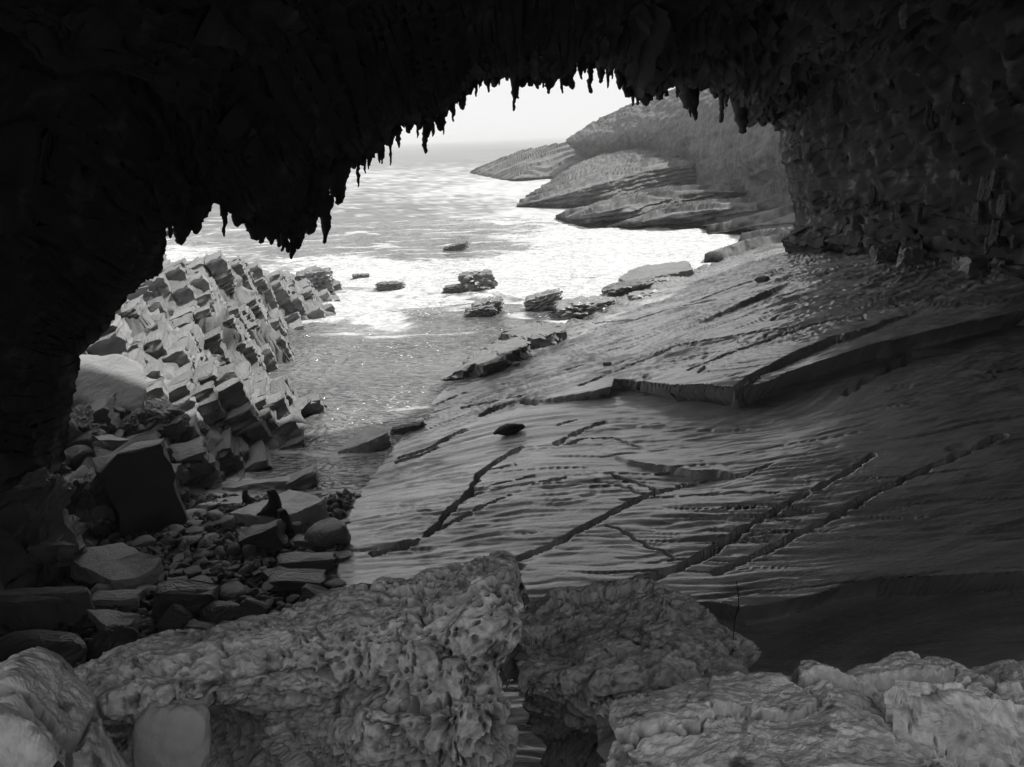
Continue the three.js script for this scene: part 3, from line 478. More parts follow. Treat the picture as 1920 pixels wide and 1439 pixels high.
  if (rest.length) { const r = mesh('small_rock_blocks', mergeGeometries(rest), mats[2], spit); r.userData.kind = 'stuff'; }
  console.log('blocks', list.length);
}
scene.fog = new THREE.FogExp2(new THREE.Color(1, 1, 1), 0.0004);
//@NEXT
// ---------------------------------------------------------------- headland across the cove
{
  const hl = group('headland', V(30, 0, -190)); tag(hl, 'hazy far headland of tilted ledges and a tall pale cliff', 'headland', null, 'structure');
  const put = (name, rows, nu, nv, o) => { const m = mesh(name, sheet(rows, nu, nv, o), M.far, hl); m.position.set(-30, 0, 190); return m; };
  const R = (l) => l.map(([x, y, d]) => d ? D(x, y, d) : G(x, y, -0.3));
  const back = (l, dx, dy, dz) => l.map((p) => p.clone().add(V(dx, dy, dz)));
  const cliffMove = (p, n, u, v) => {
    const f = fbm3(p.x * 0.05, p.y * 0.09, p.z * 0.02, 5) + 0.5 * fbm3(p.x * 0.3, p.y * 0.25, p.z * 0.12, 4), st = n3(p.x * 0.4, p.y * 0.05, p.z * 0.13) + 0.6 * n3(p.x, p.y * 0.13, p.z * 0.3) + 0.4 * n3(p.x * 2, p.y * 0.3, p.z * 0.7);
    const bed = (p.y - 0.1 * p.z) * 0.4 + 0.6 * n2(p.z * 0.03, p.x * 0.05), k = bed - Math.floor(bed), low = sst(0.35, 0.5, v);
    p.addScaledVector(n, 0.9 * f + st * 0.26 * (1 - 0.6 * low) + 0.25 * (k < 0.75 ? k : 3 * (1 - k)) * sst(-0.1, 0.4, n3(p.x * 0.1, p.y * 0.1, p.z * 0.04 + 5)));
  };
  const cliffTone = (p) => 0.085 + 0.03 * fbm3(p.x * 0.12, p.y * 0.05, p.z * 0.05, 4) + 0.025 * n3(p.x * 0.7, p.y * 0.07, p.z * 0.25) + 0.03 * n3(p.x * 2, p.y * 0.4, p.z * 0.8) - 0.02 * sst(0.2, 0.5, fbm3(p.x * 0.1, p.y * 0.2, p.z * 0.05, 4));
  const T = R([[1066, 264, 300], [1090, 246, 294], [1130, 224, 284], [1180, 202, 268], [1240, 183, 245], [1300, 166, 215], [1370, 148, 184], [1450, 130, 150], [1540, 112, 120]]);
  const B = R([[1063, 267, 296], [1082, 268, 286], [1125, 260, 270], [1175, 248, 252], [1228, 244, 228], [1290, 240, 198], [1360, 246, 165], [1440, 256, 134], [1535, 256, 106]]);
  const U = R([[1070, 274, 301], [1086, 289, 298], [1125, 292, 286], [1168, 288, 270], [1218, 290, 244], [1282, 316, 207], [1352, 338, 171], [1432, 346, 140], [1525, 350, 112]]);
  const W = R([[1078, 282, 306], [1096, 298, 304], [1130, 308, 296], [1172, 314, 282], [1222, 336, 250], [1286, 380, 205], [1356, 400, 168], [1436, 412, 138], [1528, 420, 110]]);
  put('cliff_wall', [back(T, 60, 12, -30), back(T, 8, 2.2, -6), T, B, U, W, back(W, 2, -8, 0)], 380, 230, { move: cliffMove, tone: cliffTone });
  const ledgeMove = (p, n, u, v) => { const q = p.z * 0.11 + 0.5 * n2(p.x * 0.05, p.z * 0.03) + 0.07 * fbm2(p.x * 0.2, p.z * 0.12, 3), k = q - Math.floor(q), q2 = p.y * 1.1 - p.x * 0.12 + 0.3 * n2(p.x * 0.1, p.z * 0.1), k2 = q2 - Math.floor(q2); p.addScaledVector(n, 0.22 * fbm3(p.x * 0.25, p.y * 0.5, p.z * 0.08, 5)); p.z += 1.3 * fbm2(p.x * 0.12 + 5, p.y * 0.3, 4) * sst(0.3, 0.5, v); p.y += 1.25 * (k < 0.9 ? k : 10 * (1 - k)) * sst(0.1, 0.2, v) * sst(0.62, 0.55, v); p.z -= 1.2 * (k2 < 0.8 ? k2 : 4 * (1 - k2)) * sst(0.58, 0.64, v); };
  const ledgeTone = (p) => 0.11 - 0.025 * sst(0.1, 0.6, n2(p.x * 0.05 + p.z * 0.02, p.z * 0.45)) + 0.03 * n2(p.x * 0.1, p.z * 1.1) + 0.06 * fbm3(p.x * 0.3, p.y, p.z * 0.1, 4) - 0.1 * sst(1.6, 0.3, p.y + 0.8 * fbm2(p.x * 0.2, p.z * 0.1, 3));
  const ledge = (name, b, f, lo) => put(name, [back(b, 6, -2, -4), b, b.map((p, i) => p.clone().lerp(f[i], 0.5)), f, lo, back(lo, 2, -4, 3)], 300, 130, { linear: true, move: ledgeMove, tone: ledgeTone });
  ledge('rock_ledge', R([[884, 322, 372], [960, 291, 368], [1015, 278, 350], [1070, 270, 325], [1150, 282, 300]]), R([[881, 326, 370], [922, 335, 318], [975, 336, 286], [1028, 333, 292], [1070, 340, 270]]), R([[882, 328], [925, 339], [975, 340], [1030, 337], [1075, 345]]));
  const over = (top, foot, out = 1) => { const F = R(foot); return top.map(([x, y], i) => D(x, y, -F[i].z - out)); };
  const shelf = (b, top, foot) => ledge('rock_ledge', R(b), over(top, foot), R(foot));
  shelf([[970, 386, 183], [1030, 346, 230], [1100, 304, 262], [1170, 286, 252], [1245, 290, 232], [1340, 300, 215], [1450, 312, 200]], [[969, 389], [1052, 367], [1122, 346], [1185, 329], [1255, 314], [1340, 306], [1450, 310]], [[972, 391], [1052, 393], [1132, 391], [1195, 380], [1265, 372], [1345, 366], [1450, 362]]);
  shelf([[1043, 408, 152], [1110, 390, 156], [1180, 372, 160], [1250, 356, 160], [1320, 350, 162], [1400, 350, 165], [1480, 350, 165]], [[1042, 411], [1085, 405], [1130, 398], [1185, 387], [1260, 372], [1340, 362], [1460, 360]], [[1045, 414], [1088, 427], [1140, 430], [1205, 424], [1280, 408], [1350, 400], [1460, 395]]);
  shelf([[1125, 425, 139], [1180, 408, 142], [1240, 393, 146], [1310, 384, 146], [1390, 380, 142]], [[1140, 428], [1200, 417], [1262, 404], [1335, 394], [1420, 390]], [[1145, 431], [1215, 432], [1285, 432], [1360, 430], [1440, 426]]);
  ledge('rock_ledge', R([[1300, 425, 130], [1360, 412, 128], [1420, 402, 124], [1480, 396, 118], [1540, 390, 112]]), R([[1330, 440, 118], [1380, 432, 116], [1430, 424, 113], [1490, 416, 108], [1550, 408, 102]]), R([[1335, 446], [1385, 443], [1440, 437, 112], [1500, 430, 106], [1560, 424, 100]]));
  ledge('rock_ledge', R([[1325, 486, 96], [1370, 462, 101], [1420, 446, 104], [1480, 436, 104], [1550, 428, 100]]), R([[1322, 494, 91.5], [1370, 486, 90], [1420, 478, 89], [1480, 472, 88], [1550, 462, 86]]), R([[1326, 497], [1372, 499], [1422, 498], [1485, 494, 86], [1560, 490, 82]]));
}

// ---------------------------------------------------------------- platform and foreground rocks
{
  const P = [], nu = 120, nv = 60, prof = [[3, 12.0], [1, 12.2], [-2.2, 11.7], [-2.9, 9], [-3.2, 5], [-3.6, -3]];
  for (let j = 0; j < nv; j++) { const f = j / (nv - 1) * (prof.length - 1), k = Math.min(prof.length - 2, Math.floor(f)), a = prof[k], b = prof[k + 1]; for (let i = 0; i < nu; i++) P.push(V(lerp(-34, 34, i / (nu - 1)), lerp(a[1], b[1], f - k) - (j === 0 ? 1.8 : 0), lerp(a[0], b[0], f - k) + (j === 0 ? 14 : 0))); }
  tag(mesh('rock_platform', grid(P, nu, nv, { move: (p, n) => p.addScaledVector(n, 0.35 * fbm3(p.x * 0.5, p.y * 0.5, p.z * 0.5, 4)), tone: (p) => 0.28 + 0.1 * fbm3(p.x, p.y, p.z, 4) }), M.cliff), 'rock platform at the viewer’s feet, just below the picture', 'rock platform', null, 'structure');
  const R = (rows) => rows.map((r) => r.map((a) => D(...a)));
  const skirt = (rows, back = 0.9) => { const a = rows[0], z = rows[rows.length - 1]; return [a.map((p) => p.clone().add(V(0, -1.6, -back * 1.1))), a.map((p) => p.clone().add(V(0, -0.3, -back * 0.75))), ...rows, z.map((p) => p.clone().add(V(0, -4, 0.2)))]; };
  // weathered limestone: honeycomb pits where pit is high
  const limeMove = (amp, pit, freq = 3.2) => (p, n, u, v) => {
    const f = fbm3(p.x * 0.9, p.y * 0.9, p.z * 0.9, 5, 0.5), w = 0.14 * n3(p.x * 2, p.y * 2, p.z * 2) + 0.12 * n3(p.x * 9, p.y * 9, p.z * 9), k = pit(p, u, v), m = sst(-0.3, 0.25, fbm3(p.x * 1.1 + 9, p.y * 1.1, p.z * 1.1, 3));
    const cr = cell3(p.x * 1.3 + 0.6 * w, p.y * 2 + 0.6 * w, p.z * 1.3), c2 = cell3(p.x * 4 + w, p.y * 6 + w, p.z * 4);
    let h = amp * f + 0.17 * (cr[2] - 0.5) * sst(0, 0.12, cr[1] - cr[0]) + 0.035 * (c2[2] - 0.5) * sst(0, 0.2, c2[1] - c2[0]) - 0.1 * (1 - sst(0.0, 0.06, cr[1] - cr[0])) + 0.02 * fbm3(p.x * 6, p.y * 6, p.z * 6, 4, 0.6);
    for (const [q, d] of [[1, 0.06], [2.4, 0.13], [5.2, 0.08]]) { const a = cell3(p.x * freq * q + w, p.y * freq * q * 0.85 + w, p.z * freq * q); h -= k * d * (1 - sst(0.15, 0.45, a[0])) * (q > 4 ? 1 : m); }
    { const a = 0.6 * amp * n3(p.x * 1.1 + 50, p.y * 1.1, p.z * 1.1) + 0.25 * amp * n3(p.x * 3 + 50, p.y * 3, p.z * 3); p.x += a; }
    p.addScaledVector(V(n.x * 0.6, n.y * 0.6 + 0.3, n.z * 0.6 + 0.45).normalize(), h);
  };
  const limeTone = (base, amp) => (p) => base + amp * fbm3(p.x * 2.2, p.y * 2.2, p.z * 2.2, 5, 0.6) + 0.5 * amp * n3(p.x * 14, p.y * 14, p.z * 14) - 0.6 * base * sst(0.3, 0.55, fbm3(p.x * 3 + 20, p.y * 3, p.z * 3, 4)) ;
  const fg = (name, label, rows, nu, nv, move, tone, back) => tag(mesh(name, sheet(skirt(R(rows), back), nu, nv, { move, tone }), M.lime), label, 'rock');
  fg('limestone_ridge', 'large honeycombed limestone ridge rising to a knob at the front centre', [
    [[60, 1306, 5.2], [120, 1287, 5.2], [210, 1257, 5.25], [330, 1222, 5.35], [470, 1190, 5.5], [600, 1160, 5.6], [660, 1138, 5.6], [730, 1142, 5.6], [800, 1130, 5.5], [860, 1106, 5.4], [905, 1090, 5.35], [958, 1086, 5.3], [980, 1118, 5.2]],
    [[66, 1330, 4.95], [125, 1315, 4.9], [215, 1290, 4.9], [335, 1262, 5.0], [475, 1236, 5.1], [605, 1210, 5.2], [662, 1195, 5.2], [732, 1190, 5.2], [802, 1180, 5.1], [862, 1158, 5.05], [903, 1145, 5.0], [955, 1140, 4.95], [978, 1150, 5.0]],
    [[80, 1370, 4.85], [135, 1360, 4.8], [225, 1340, 4.75], [345, 1312, 4.85], [485, 1292, 5.0], [612, 1270, 5.05], [668, 1258, 5.05], [738, 1250, 5.0], [802, 1240, 4.95], [858, 1222, 4.9], [896, 1210, 4.9], [936, 1205, 4.9], [960, 1205, 4.95]],
    [[100, 1410, 5.35], [150, 1400, 5.5], [235, 1385, 5.7], [352, 1372, 5.75], [492, 1358, 5.45], [618, 1335, 5.1], [672, 1325, 4.95], [742, 1315, 4.85], [806, 1305, 4.75], [856, 1292, 4.75], [892, 1282, 4.75], [926, 1275, 4.8], [940, 1275, 4.9]],
    [[120, 1490, 5.5], [165, 1490, 5.7], [245, 1490, 5.85], [358, 1490, 5.8], [500, 1480, 5.3], [622, 1470, 4.8], [676, 1470, 4.6], [746, 1470, 4.5], [812, 1470, 4.4], [862, 1470, 4.4], [900, 1470, 4.45], [945, 1470, 4.5], [965, 1470, 4.6]],
  ], 560, 380, limeMove(0.13, (p, u, v) => 0.75 + 0.7 * sst(0.3, 0.75, u)), (p) => limeTone(0.5, 0.24)(p) * (1 - 0.66 * sst(-0.6, 0.3, p.x) * sst(-0.3, 0.12, fbm3(p.x * 2.5, p.y * 2.5 + 9, p.z * 2.5, 4) + 0.15)), 1.0);  // shade on the right-hand knob painted into its tone in patches
  fg('limestone_boulder', 'rough dark boulder right of the ridge with a shadowed gap', [
    [[976, 1214, 6.6], [1010, 1196, 6.8], [1070, 1180, 6.95], [1150, 1156, 7.15], [1235, 1134, 7.35], [1300, 1163, 7.2], [1360, 1196, 7.0], [1412, 1238, 6.8]],
    [[971, 1244, 6.25], [1008, 1236, 6.3], [1070, 1228, 6.35], [1150, 1214, 6.4], [1235, 1200, 6.55], [1300, 1216, 6.5], [1365, 1240, 6.4], [1424, 1272, 6.35]],
    [[967, 1276, 6.0], [1008, 1276, 5.95], [1070, 1276, 5.9], [1150, 1276, 5.85], [1235, 1270, 5.85], [1300, 1276, 5.88], [1368, 1284, 5.92], [1430, 1302, 6.0]],
    [[985, 1325, 6.15], [1022, 1335, 6.05], [1085, 1340, 5.95], [1160, 1345, 5.85], [1240, 1340, 5.9], [1305, 1336, 6.0], [1372, 1330, 6.1], [1434, 1330, 6.2]],
    [[1030, 1480, 6.5], [1060, 1480, 6.4], [1110, 1480, 6.3], [1170, 1480, 6.2], [1245, 1480, 6.2], [1310, 1480, 6.2], [1380, 1480, 6.3], [1440, 1480, 6.4]],
  ], 400, 260, limeMove(0.17, () => 0.6, 2.4), limeTone(0.42, 0.24), 1.3);
  fg('foreground_rock', 'pale lumpy rock along the lower right edge', [
    [[1150, 1372, 4.35], [1195, 1340, 4.5], [1270, 1320, 4.6], [1350, 1306, 4.7], [1440, 1310, 4.7], [1520, 1306, 4.7], [1558, 1295, 4.7], [1600, 1311, 4.65], [1645, 1338, 4.5], [1720, 1372, 4.4], [1800, 1410, 4.3]],
    [[1148, 1400, 4.1], [1200, 1375, 4.15], [1275, 1358, 4.2], [1355, 1346, 4.25], [1440, 1350, 4.25], [1520, 1348, 4.25], [1560, 1342, 4.25], [1605, 1352, 4.22], [1655, 1372, 4.15], [1730, 1398, 4.1], [1810, 1430, 4.05]],
    [[1150, 1470, 3.85], [1210, 1460, 3.8], [1290, 1450, 3.75], [1360, 1445, 3.72], [1440, 1445, 3.7], [1520, 1445, 3.7], [1570, 1442, 3.7], [1620, 1445, 3.7], [1680, 1450, 3.7], [1750, 1460, 3.7], [1830, 1475, 3.7]],
    [[1150, 1560, 3.8], [1215, 1560, 3.7], [1290, 1560, 3.6], [1360, 1560, 3.55], [1440, 1560, 3.5], [1520, 1560, 3.5], [1570, 1560, 3.5], [1620, 1560, 3.5], [1680, 1560, 3.5], [1750, 1560, 3.5], [1830, 1560, 3.5]],
  ], 420, 230, limeMove(0.1, () => 0.22, 1.8), limeTone(0.64, 0.22), 0.7);
  fg('foreground_rock', 'pale rock in the lower right corner behind a deep crack', [
    [[1648, 1330, 4.55], [1680, 1308, 4.6], [1730, 1288, 4.65], [1772, 1274, 4.7], [1800, 1262, 4.7], [1836, 1272, 4.7], [1850, 1290, 4.65], [1900, 1276, 4.6], [1980, 1268, 4.6]],
    [[1654, 1345, 4.3], [1692, 1335, 4.3], [1740, 1322, 4.3], [1782, 1312, 4.3], [1812, 1305, 4.3], [1842, 1310, 4.3], [1862, 1318, 4.28], [1910, 1312, 4.25], [1990, 1306, 4.2]],
    [[1672, 1352, 4.2], [1722, 1362, 4.12], [1775, 1378, 4.05], [1815, 1392, 4.0], [1840, 1400, 3.98], [1866, 1410, 3.95], [1890, 1418, 3.92], [1930, 1428, 3.9], [2000, 1440, 3.85]],
  ], 300, 200, limeMove(0.1, () => 0.3, 2.2), limeTone(0.64, 0.22), 0.7);
  fg('foreground_rock', 'pale pointed rock cut by the lower left corner', [
    [[-90, 1262, 4.1], [-30, 1268, 4.05], [5, 1264, 4.0], [34, 1262, 3.95], [52, 1282, 3.9], [76, 1318, 3.85], [98, 1345, 3.8], [124, 1392, 3.7], [142, 1440, 3.6], [152, 1500, 3.5]],
    [[-90, 1330, 3.7], [-40, 1330, 3.65], [-5, 1326, 3.62], [22, 1322, 3.6], [40, 1334, 3.58], [58, 1356, 3.56], [76, 1376, 3.54], [98, 1412, 3.5], [116, 1452, 3.45], [130, 1510, 3.4]],
    [[-90, 1520, 3.3], [-50, 1520, 3.28], [-20, 1520, 3.25], [0, 1520, 3.25], [20, 1520, 3.25], [40, 1520, 3.25], [56, 1520, 3.25], [75, 1525, 3.25], [95, 1530, 3.25], [115, 1540, 3.25]],
  ], 220, 160, limeMove(0.07, () => 0.12, 2.4), limeTone(0.42, 0.12), 0.5);
  const st = tag(mesh('slab_stone', stoneGeo(912, { planes: 9, box: 1, soft: 0.12, noise: 0.08, detail: 24 }), std({ color: new THREE.Color(0.42, 0.42, 0.42), roughness: 0.9, bumpMap: pitT, bumpScale: 0.006 })), 'smooth upright slab stone leaning in the hollow under the limestone ridge', 'stone');
  const c = D(312, 1405, 4.55); st.position.copy(c).add(V(0, -0.08, -0.1)); st.scale.set(0.5, 0.66, 0.3); st.rotation.set(-0.3, 0.12, -0.08);
  // dry stem standing in front of the slab
  const stem = (name, label, pts, r) => tag(mesh(name, new THREE.TubeGeometry(new THREE.CatmullRomCurve3(pts), 24, r, 5), M.block(0.05)), label, 'plant stem');
  stem('dry_stem', 'thin dark dry stem standing above the boulder', [D(1374, 1205, 7.0), D(1378, 1165, 7.0), D(1385, 1130, 7.02), D(1381, 1090, 7.05)], 0.005);
}

// A slab of rock under an outlined top: px, py and height over the ground of each corner, then its thickness.
function prism(name, label, outline, thick, { ground = () => 0, tone = 0.3, noise = 0.06, parent, spread = 0.08 } = {}) {
  const top = outline.map(([x, y, h]) => hit(x, y, (a, b) => ground(a, b) + h, 5, 200)), n = top.length, N = 72, c = top.reduce((a, p) => a.add(p), V(0, 0, 0)).divideScalar(n);
  const ring = [], per = top.map((p, i) => p.distanceTo(top[(i + 1) % n])), all = per.reduce((a, b) => a + b);
  for (let k = 0; k <= N; k++) { let s = (k % N) / N * all, i = 0; while (s > per[i] && i < n - 1) s -= per[i++]; ring.push(top[i].clone().lerp(top[(i + 1) % n], clamp(s / per[i], 0, 1))); }
  const P = [], rows = [0.02, 0.2, 0.4, 0.6, 0.8, 0.93, 0.985], sides = [0.03, 0.06, 0.2, 0.35, 0.5, 0.65, 0.8, 1];
  for (const f of rows) for (const p of ring) P.push(c.clone().lerp(p, f));
  for (const f of sides) for (const p of ring) { const q = c.clone().lerp(p, 1 + (f < 0.05 ? 0 : spread * f)); q.y = p.y - thick * f; P.push(q); }
  const o = top[0].x * 3, g = grid(P, N + 1, rows.length + sides.length, { move: (p, nn, u, v) => { const k = noise * Math.min(1, v * 2), bed = sst(0.5, 0.6, v) * 0.05 * n3(p.x * 0.8, p.y * 7 + o, p.z * 0.8); p.x += k * fbm3(p.x * 1.5 + o, p.y * 3, p.z * 1.5, 4) * 1.4 + bed; p.y += k * fbm3(p.x * 1.2, p.y * 1.2 + o, p.z * 1.2, 4) * 0.8; p.z += k * fbm3(p.x * 1.5, p.y * 3, p.z * 1.5 + o, 4) * 1.4 + bed; } });
  const uv = g.attributes.uv, ps = g.attributes.position; for (let i = 0; i < uv.count; i++) uv.setXY(i, ps.getX(i) * 0.6, (ps.getZ(i) + ps.getY(i)) * 0.6);
  const col = new Float32Array(ps.count * 3); for (let i = 0; i < ps.count; i++) { const t = tone * (1 + 0.3 * fbm3(ps.getX(i) * 1.3, ps.getY(i) * 3, ps.getZ(i) * 1.3, 4) + 0.15 * n3(ps.getX(i) * 6, ps.getY(i) * 9, ps.getZ(i) * 6)); col.set([t, t, t], i * 3); }
  g.setAttribute('color', new THREE.BufferAttribute(col, 3));
  const q = new THREE.Mesh(toCreasedNormals(g, 0.6), M.cliff); q.name = numbered(name); shadows(q); scene.add(q);
  return tag(q, label, 'rock');
}
// ---------------------------------------------------------------- beach and its stones
{
  const P = [], nu = 200, nv = 170;
  for (let j = 0; j < nv; j++) { const z = lerp(-9, -37, j / (nv - 1)); for (let i = 0; i < nu; i++) { const x = lerp(-24, -2, i / (nu - 1)); P.push(V(x, beachH(x, z) - 0.12 + 0.1 * n2(x * 2.5, z * 2.5), z)); } }
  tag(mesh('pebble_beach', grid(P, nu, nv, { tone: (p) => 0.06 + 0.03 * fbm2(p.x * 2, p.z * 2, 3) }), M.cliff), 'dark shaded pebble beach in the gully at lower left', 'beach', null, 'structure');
}
const stoneKinds = { boulder: [], flat: [], slab: [], crag: [] };
for (let i = 0; i < 7; i++) { stoneKinds.boulder.push(stoneGeo(100 + i, { planes: 16, soft: 0.12, noise: 0.05 })); stoneKinds.flat.push(stoneGeo(200 + i, { planes: 11, soft: 0.07, noise: 0.05 })); stoneKinds.crag.push(stoneGeo(400 + i, { planes: 9, box: 1, soft: 0.03, noise: 0.3, freq: 2.4, detail: 10 })); stoneKinds.slab.push(blockGeo(300 + i, 0.13)); }
const stoneMats = {}; const stoneMat = (c) => stoneMats[c] ??= M.block(c * 0.8, 0.4);
let stoneN = 0, sealBlock;
// A rock standing in the picture's box x0..x1, y0..y1 on a ground; deep is its depth over its width, turn and lean in radians.
function rock(name, label, category, [x0, y0, x1, y1], { kind = 'boulder', tone = 0.25, deep = 0.8, turn = 0, lean = 0, pitch = 0, ground = beachH, base, grp, sink = 0.12, pick, mat, tall = 1 } = {}) {
  const k = stoneN++, xm = (x0 + x1) / 2, b = base !== undefined ? G(xm, y1, base) : hit(xm, y1, ground), d = -b.z, w = (x1 - x0) / FPX * d * 1.06, dist = b.distanceTo(camera.position), el = Math.asin((EYE - b.y) / dist);
  const depth = w * deep, h = Math.max(0.25 * w, ((y1 - y0) / FPX * dist - depth * Math.sin(el) * 0.8) / Math.cos(el)) * tall;
  const g = stoneKinds[kind][(pick ?? k) % stoneKinds[kind].length], m = new THREE.Mesh(g, mat ?? stoneMat(tone));
  m.name = numbered(name); m.scale.set(w, h * (1 + sink), depth); m.rotation.set(pitch, turn, lean, 'YXZ'); m.position.set(b.x, b.y + h * (0.5 - sink / 2), b.z - depth * 0.42);
  shadows(m); scene.add(m); return tag(m, label, category, grp);
}
{
  const B = (label, box, o) => rock('beach_stone', label, 'stone', box, o);
  sealBlock = prism('rock_slab_block', 'large flat-topped slab block on which the upright seal sits', [[430, 961, 0.75], [470, 946, 0.75], [507, 934, 0.8], [542, 918, 0.85], [575, 924, 0.95], [611, 936, 1.1], [580, 952, 1.1], [545, 966, 1.1], [494, 968, 0.95], [460, 964, 0.85]], 1.3, { ground: () => 0.2, tone: 0.4 });
  prism('beach_stone', 'broad pale slab lying tilted at the left of the pebble beach', [[120, 1045, 0.6], [142, 1030, 0.7], [183, 1024, 0.8], [225, 1018, 0.8], [244, 1022, 0.8], [262, 1034, 0.75], [303, 1047, 0.7], [287, 1067, 0.6], [265, 1083, 0.5], [240, 1087, 0.5], [208, 1090, 0.5], [162, 1067, 0.6]], 0.9, { ground: beachH, tone: 0.42 });
  prism('beach_stone', 'long dark block cut by the left edge beside the beach', [[-80, 1118, 1], [0, 1108, 1], [60, 1101, 1], [120, 1100, 1], [165, 1100, 1], [166, 1110, 0.95], [120, 1122, 0.9], [60, 1128, 0.9], [0, 1131, 0.9], [-80, 1136, 0.9]], 1.9, { ground: beachH, tone: 0.2 });
  prism('beach_stone', 'brightest flat stone on the beach, wedge shaped', [[163, 1143, 0.45], [200, 1143, 0.45], [262, 1152, 0.4], [252, 1162, 0.35], [240, 1174, 0.3], [200, 1177, 0.35]], 0.5, { ground: beachH, tone: 0.55, noise: 0.03 });
  prism('beach_stone', 'low wet slab at the water behind the seal’s block', [[414, 914, 0.2], [450, 903, 0.2], [520, 896, 0.3], [560, 888, 0.4], [548, 902, 0.4], [500, 904, 0.35], [470, 907, 0.3], [440, 915, 0.25]], 0.5, { tone: 0.34 });
  prism('beach_stone', 'long low slab at the water left of the seal’s block', [[368, 946, 0.4], [400, 938, 0.4], [456, 928, 0.45], [470, 932, 0.5], [468, 943, 0.5], [430, 944, 0.5], [380, 948, 0.45]], 0.6, { tone: 0.4 });
  B('upturned slab standing at the water’s edge behind the seal', [532, 884, 594, 916], { kind: 'slab', tone: 0.25, deep: 0.7, lean: 0.3, turn: 0.3, base: 0 });
  B('big rounded dark boulder against the foot of the sloping slab', [563, 972, 658, 1036], { kind: 'boulder', tone: 0.2, deep: 0.7 });
  B('dark rounded rock at the lower left edge above the pale corner rock', [-90, 1196, 150, 1300], { kind: 'boulder', tone: 0.16, deep: 0.8 });
  B('small pale angular stone above the bright wedge', [165, 1095, 210, 1120], { kind: 'flat', tone: 0.45, deep: 0.9 });
  B('small pale flat stone right of the angular pale one', [238, 1098, 293, 1122], { kind: 'flat', tone: 0.42, deep: 0.8, lean: -0.15 });
  B('thin pale stone lying just above the bright wedge', [165, 1130, 262, 1144], { kind: 'slab', tone: 0.38, deep: 0.4 });
  B('large dark block with a straight upper edge amid the beach', [286, 1102, 402, 1162], { kind: 'slab', tone: 0.14, deep: 0.4, lean: -0.2, turn: 0.2 });
  B('round grey boulder behind the dark straight-edged block', [330, 1083, 396, 1114], { kind: 'boulder', tone: 0.24, deep: 0.9 });
  B('round grey boulder right of its twin amid the beach', [394, 1094, 460, 1130], { kind: 'boulder', tone: 0.22, deep: 0.9 });
  B('humped dark boulder below the two round grey boulders', [358, 1126, 452, 1176], { kind: 'boulder', tone: 0.15, deep: 0.8 });
  B('flat dark block with a pale top edge below the rounded boulder', [516, 1040, 624, 1078], { kind: 'slab', tone: 0.22, deep: 0.35, turn: 0.05 });
  B('dark slab leaning below the pale-edged block', [502, 1078, 610, 1112], { kind: 'slab', tone: 0.14, deep: 0.5, lean: -0.12 });
  B('dark boulder at the foot of the slab, upper of two', [602, 1083, 650, 1112], { kind: 'boulder', tone: 0.18, deep: 0.9 });
  B('dark boulder at the foot of the slab, lower of two', [604, 1102, 658, 1134], { kind: 'boulder', tone: 0.18, deep: 0.9 });
  B('steep triangular stone between dark boulders', [446, 1128, 496, 1168], { kind: 'slab', tone: 0.24, deep: 0.4, lean: -0.6 });
  B('long stone sloping down to the right near the limestone ridge', [558, 1110, 656, 1150], { kind: 'slab', tone: 0.22, deep: 0.3, lean: -0.4 });
  B('smooth humped boulder with a pale patch above the ridge', [240, 1192, 350, 1240], { kind: 'boulder', tone: 0.32, deep: 0.8 });
  B('smooth dark boulder right of the pale-patched one', [310, 1202, 388, 1236], { kind: 'boulder', tone: 0.2, deep: 0.8 });
  B('dark leaning boulder left of the pale-patched one', [152, 1180, 256, 1248], { kind: 'boulder', tone: 0.12, deep: 0.7, lean: 0.3 });
  B('pale small stone beside the dark rounded rock at lower left', [110, 1222, 158, 1254], { kind: 'boulder', tone: 0.4, deep: 0.9 });
  B('thin slab slanting down to the right, left of centre on the beach', [304, 1144, 352, 1186], { kind: 'slab', tone: 0.26, deep: 0.35, lean: -0.7 });
  B('short bar of stone below the slanting thin slab', [344, 1170, 398, 1192], { kind: 'slab', tone: 0.3, deep: 0.5, lean: -0.25 });
  B('rounded bar of stone just above the ridge crest', [348, 1186, 394, 1202], { kind: 'flat', tone: 0.28, deep: 0.6 });
  B('triangular grey stone above the ridge crest', [400, 1164, 454, 1198], { kind: 'flat', tone: 0.24, deep: 0.6, lean: -0.3 });
  B('dark cracked stone touching the ridge crest', [468, 1152, 550, 1198], { kind: 'flat', tone: 0.14, deep: 0.8 });
  B('pale flat stone nearest the foot of the sunlit cliff', [322, 956, 382, 978], { kind: 'flat', tone: 0.45, deep: 0.7 });
  B('pale round stone beside the flat one near the water', [382, 954, 417, 981], { kind: 'boulder', tone: 0.42, deep: 0.9 });
  B('pale cornered stone left of the seal’s block', [412, 966, 442, 994], { kind: 'flat', tone: 0.44, deep: 0.8 });
  B('pale low stone in the row below the round pale stone', [346, 976, 378, 992], { kind: 'flat', tone: 0.4, deep: 0.8 });
  B('pale heap-like stone next to the cliff foot', [308, 984, 342, 1006], { kind: 'flat', tone: 0.36, deep: 0.8 });
  B('pale flat stone lowest along the cliff foot', [294, 996, 332, 1012], { kind: 'flat', tone: 0.34, deep: 0.8 });
  B('grey rounded stone at the upper corner of the broad pale slab', [244, 1004, 290, 1034], { kind: 'boulder', tone: 0.3, deep: 0.8 });
  B('pale angular stone midway between cliff and seal block', [374, 1000, 408, 1018], { kind: 'flat', tone: 0.44, deep: 0.8 });
  B('grey rounded stone under the seal block’s left corner', [444, 986, 470, 1004], { kind: 'boulder', tone: 0.36, deep: 0.8 });
  B('grey long stone right of the cliff foot', [344, 990, 382, 1004], { kind: 'flat', tone: 0.26, deep: 0.8 });
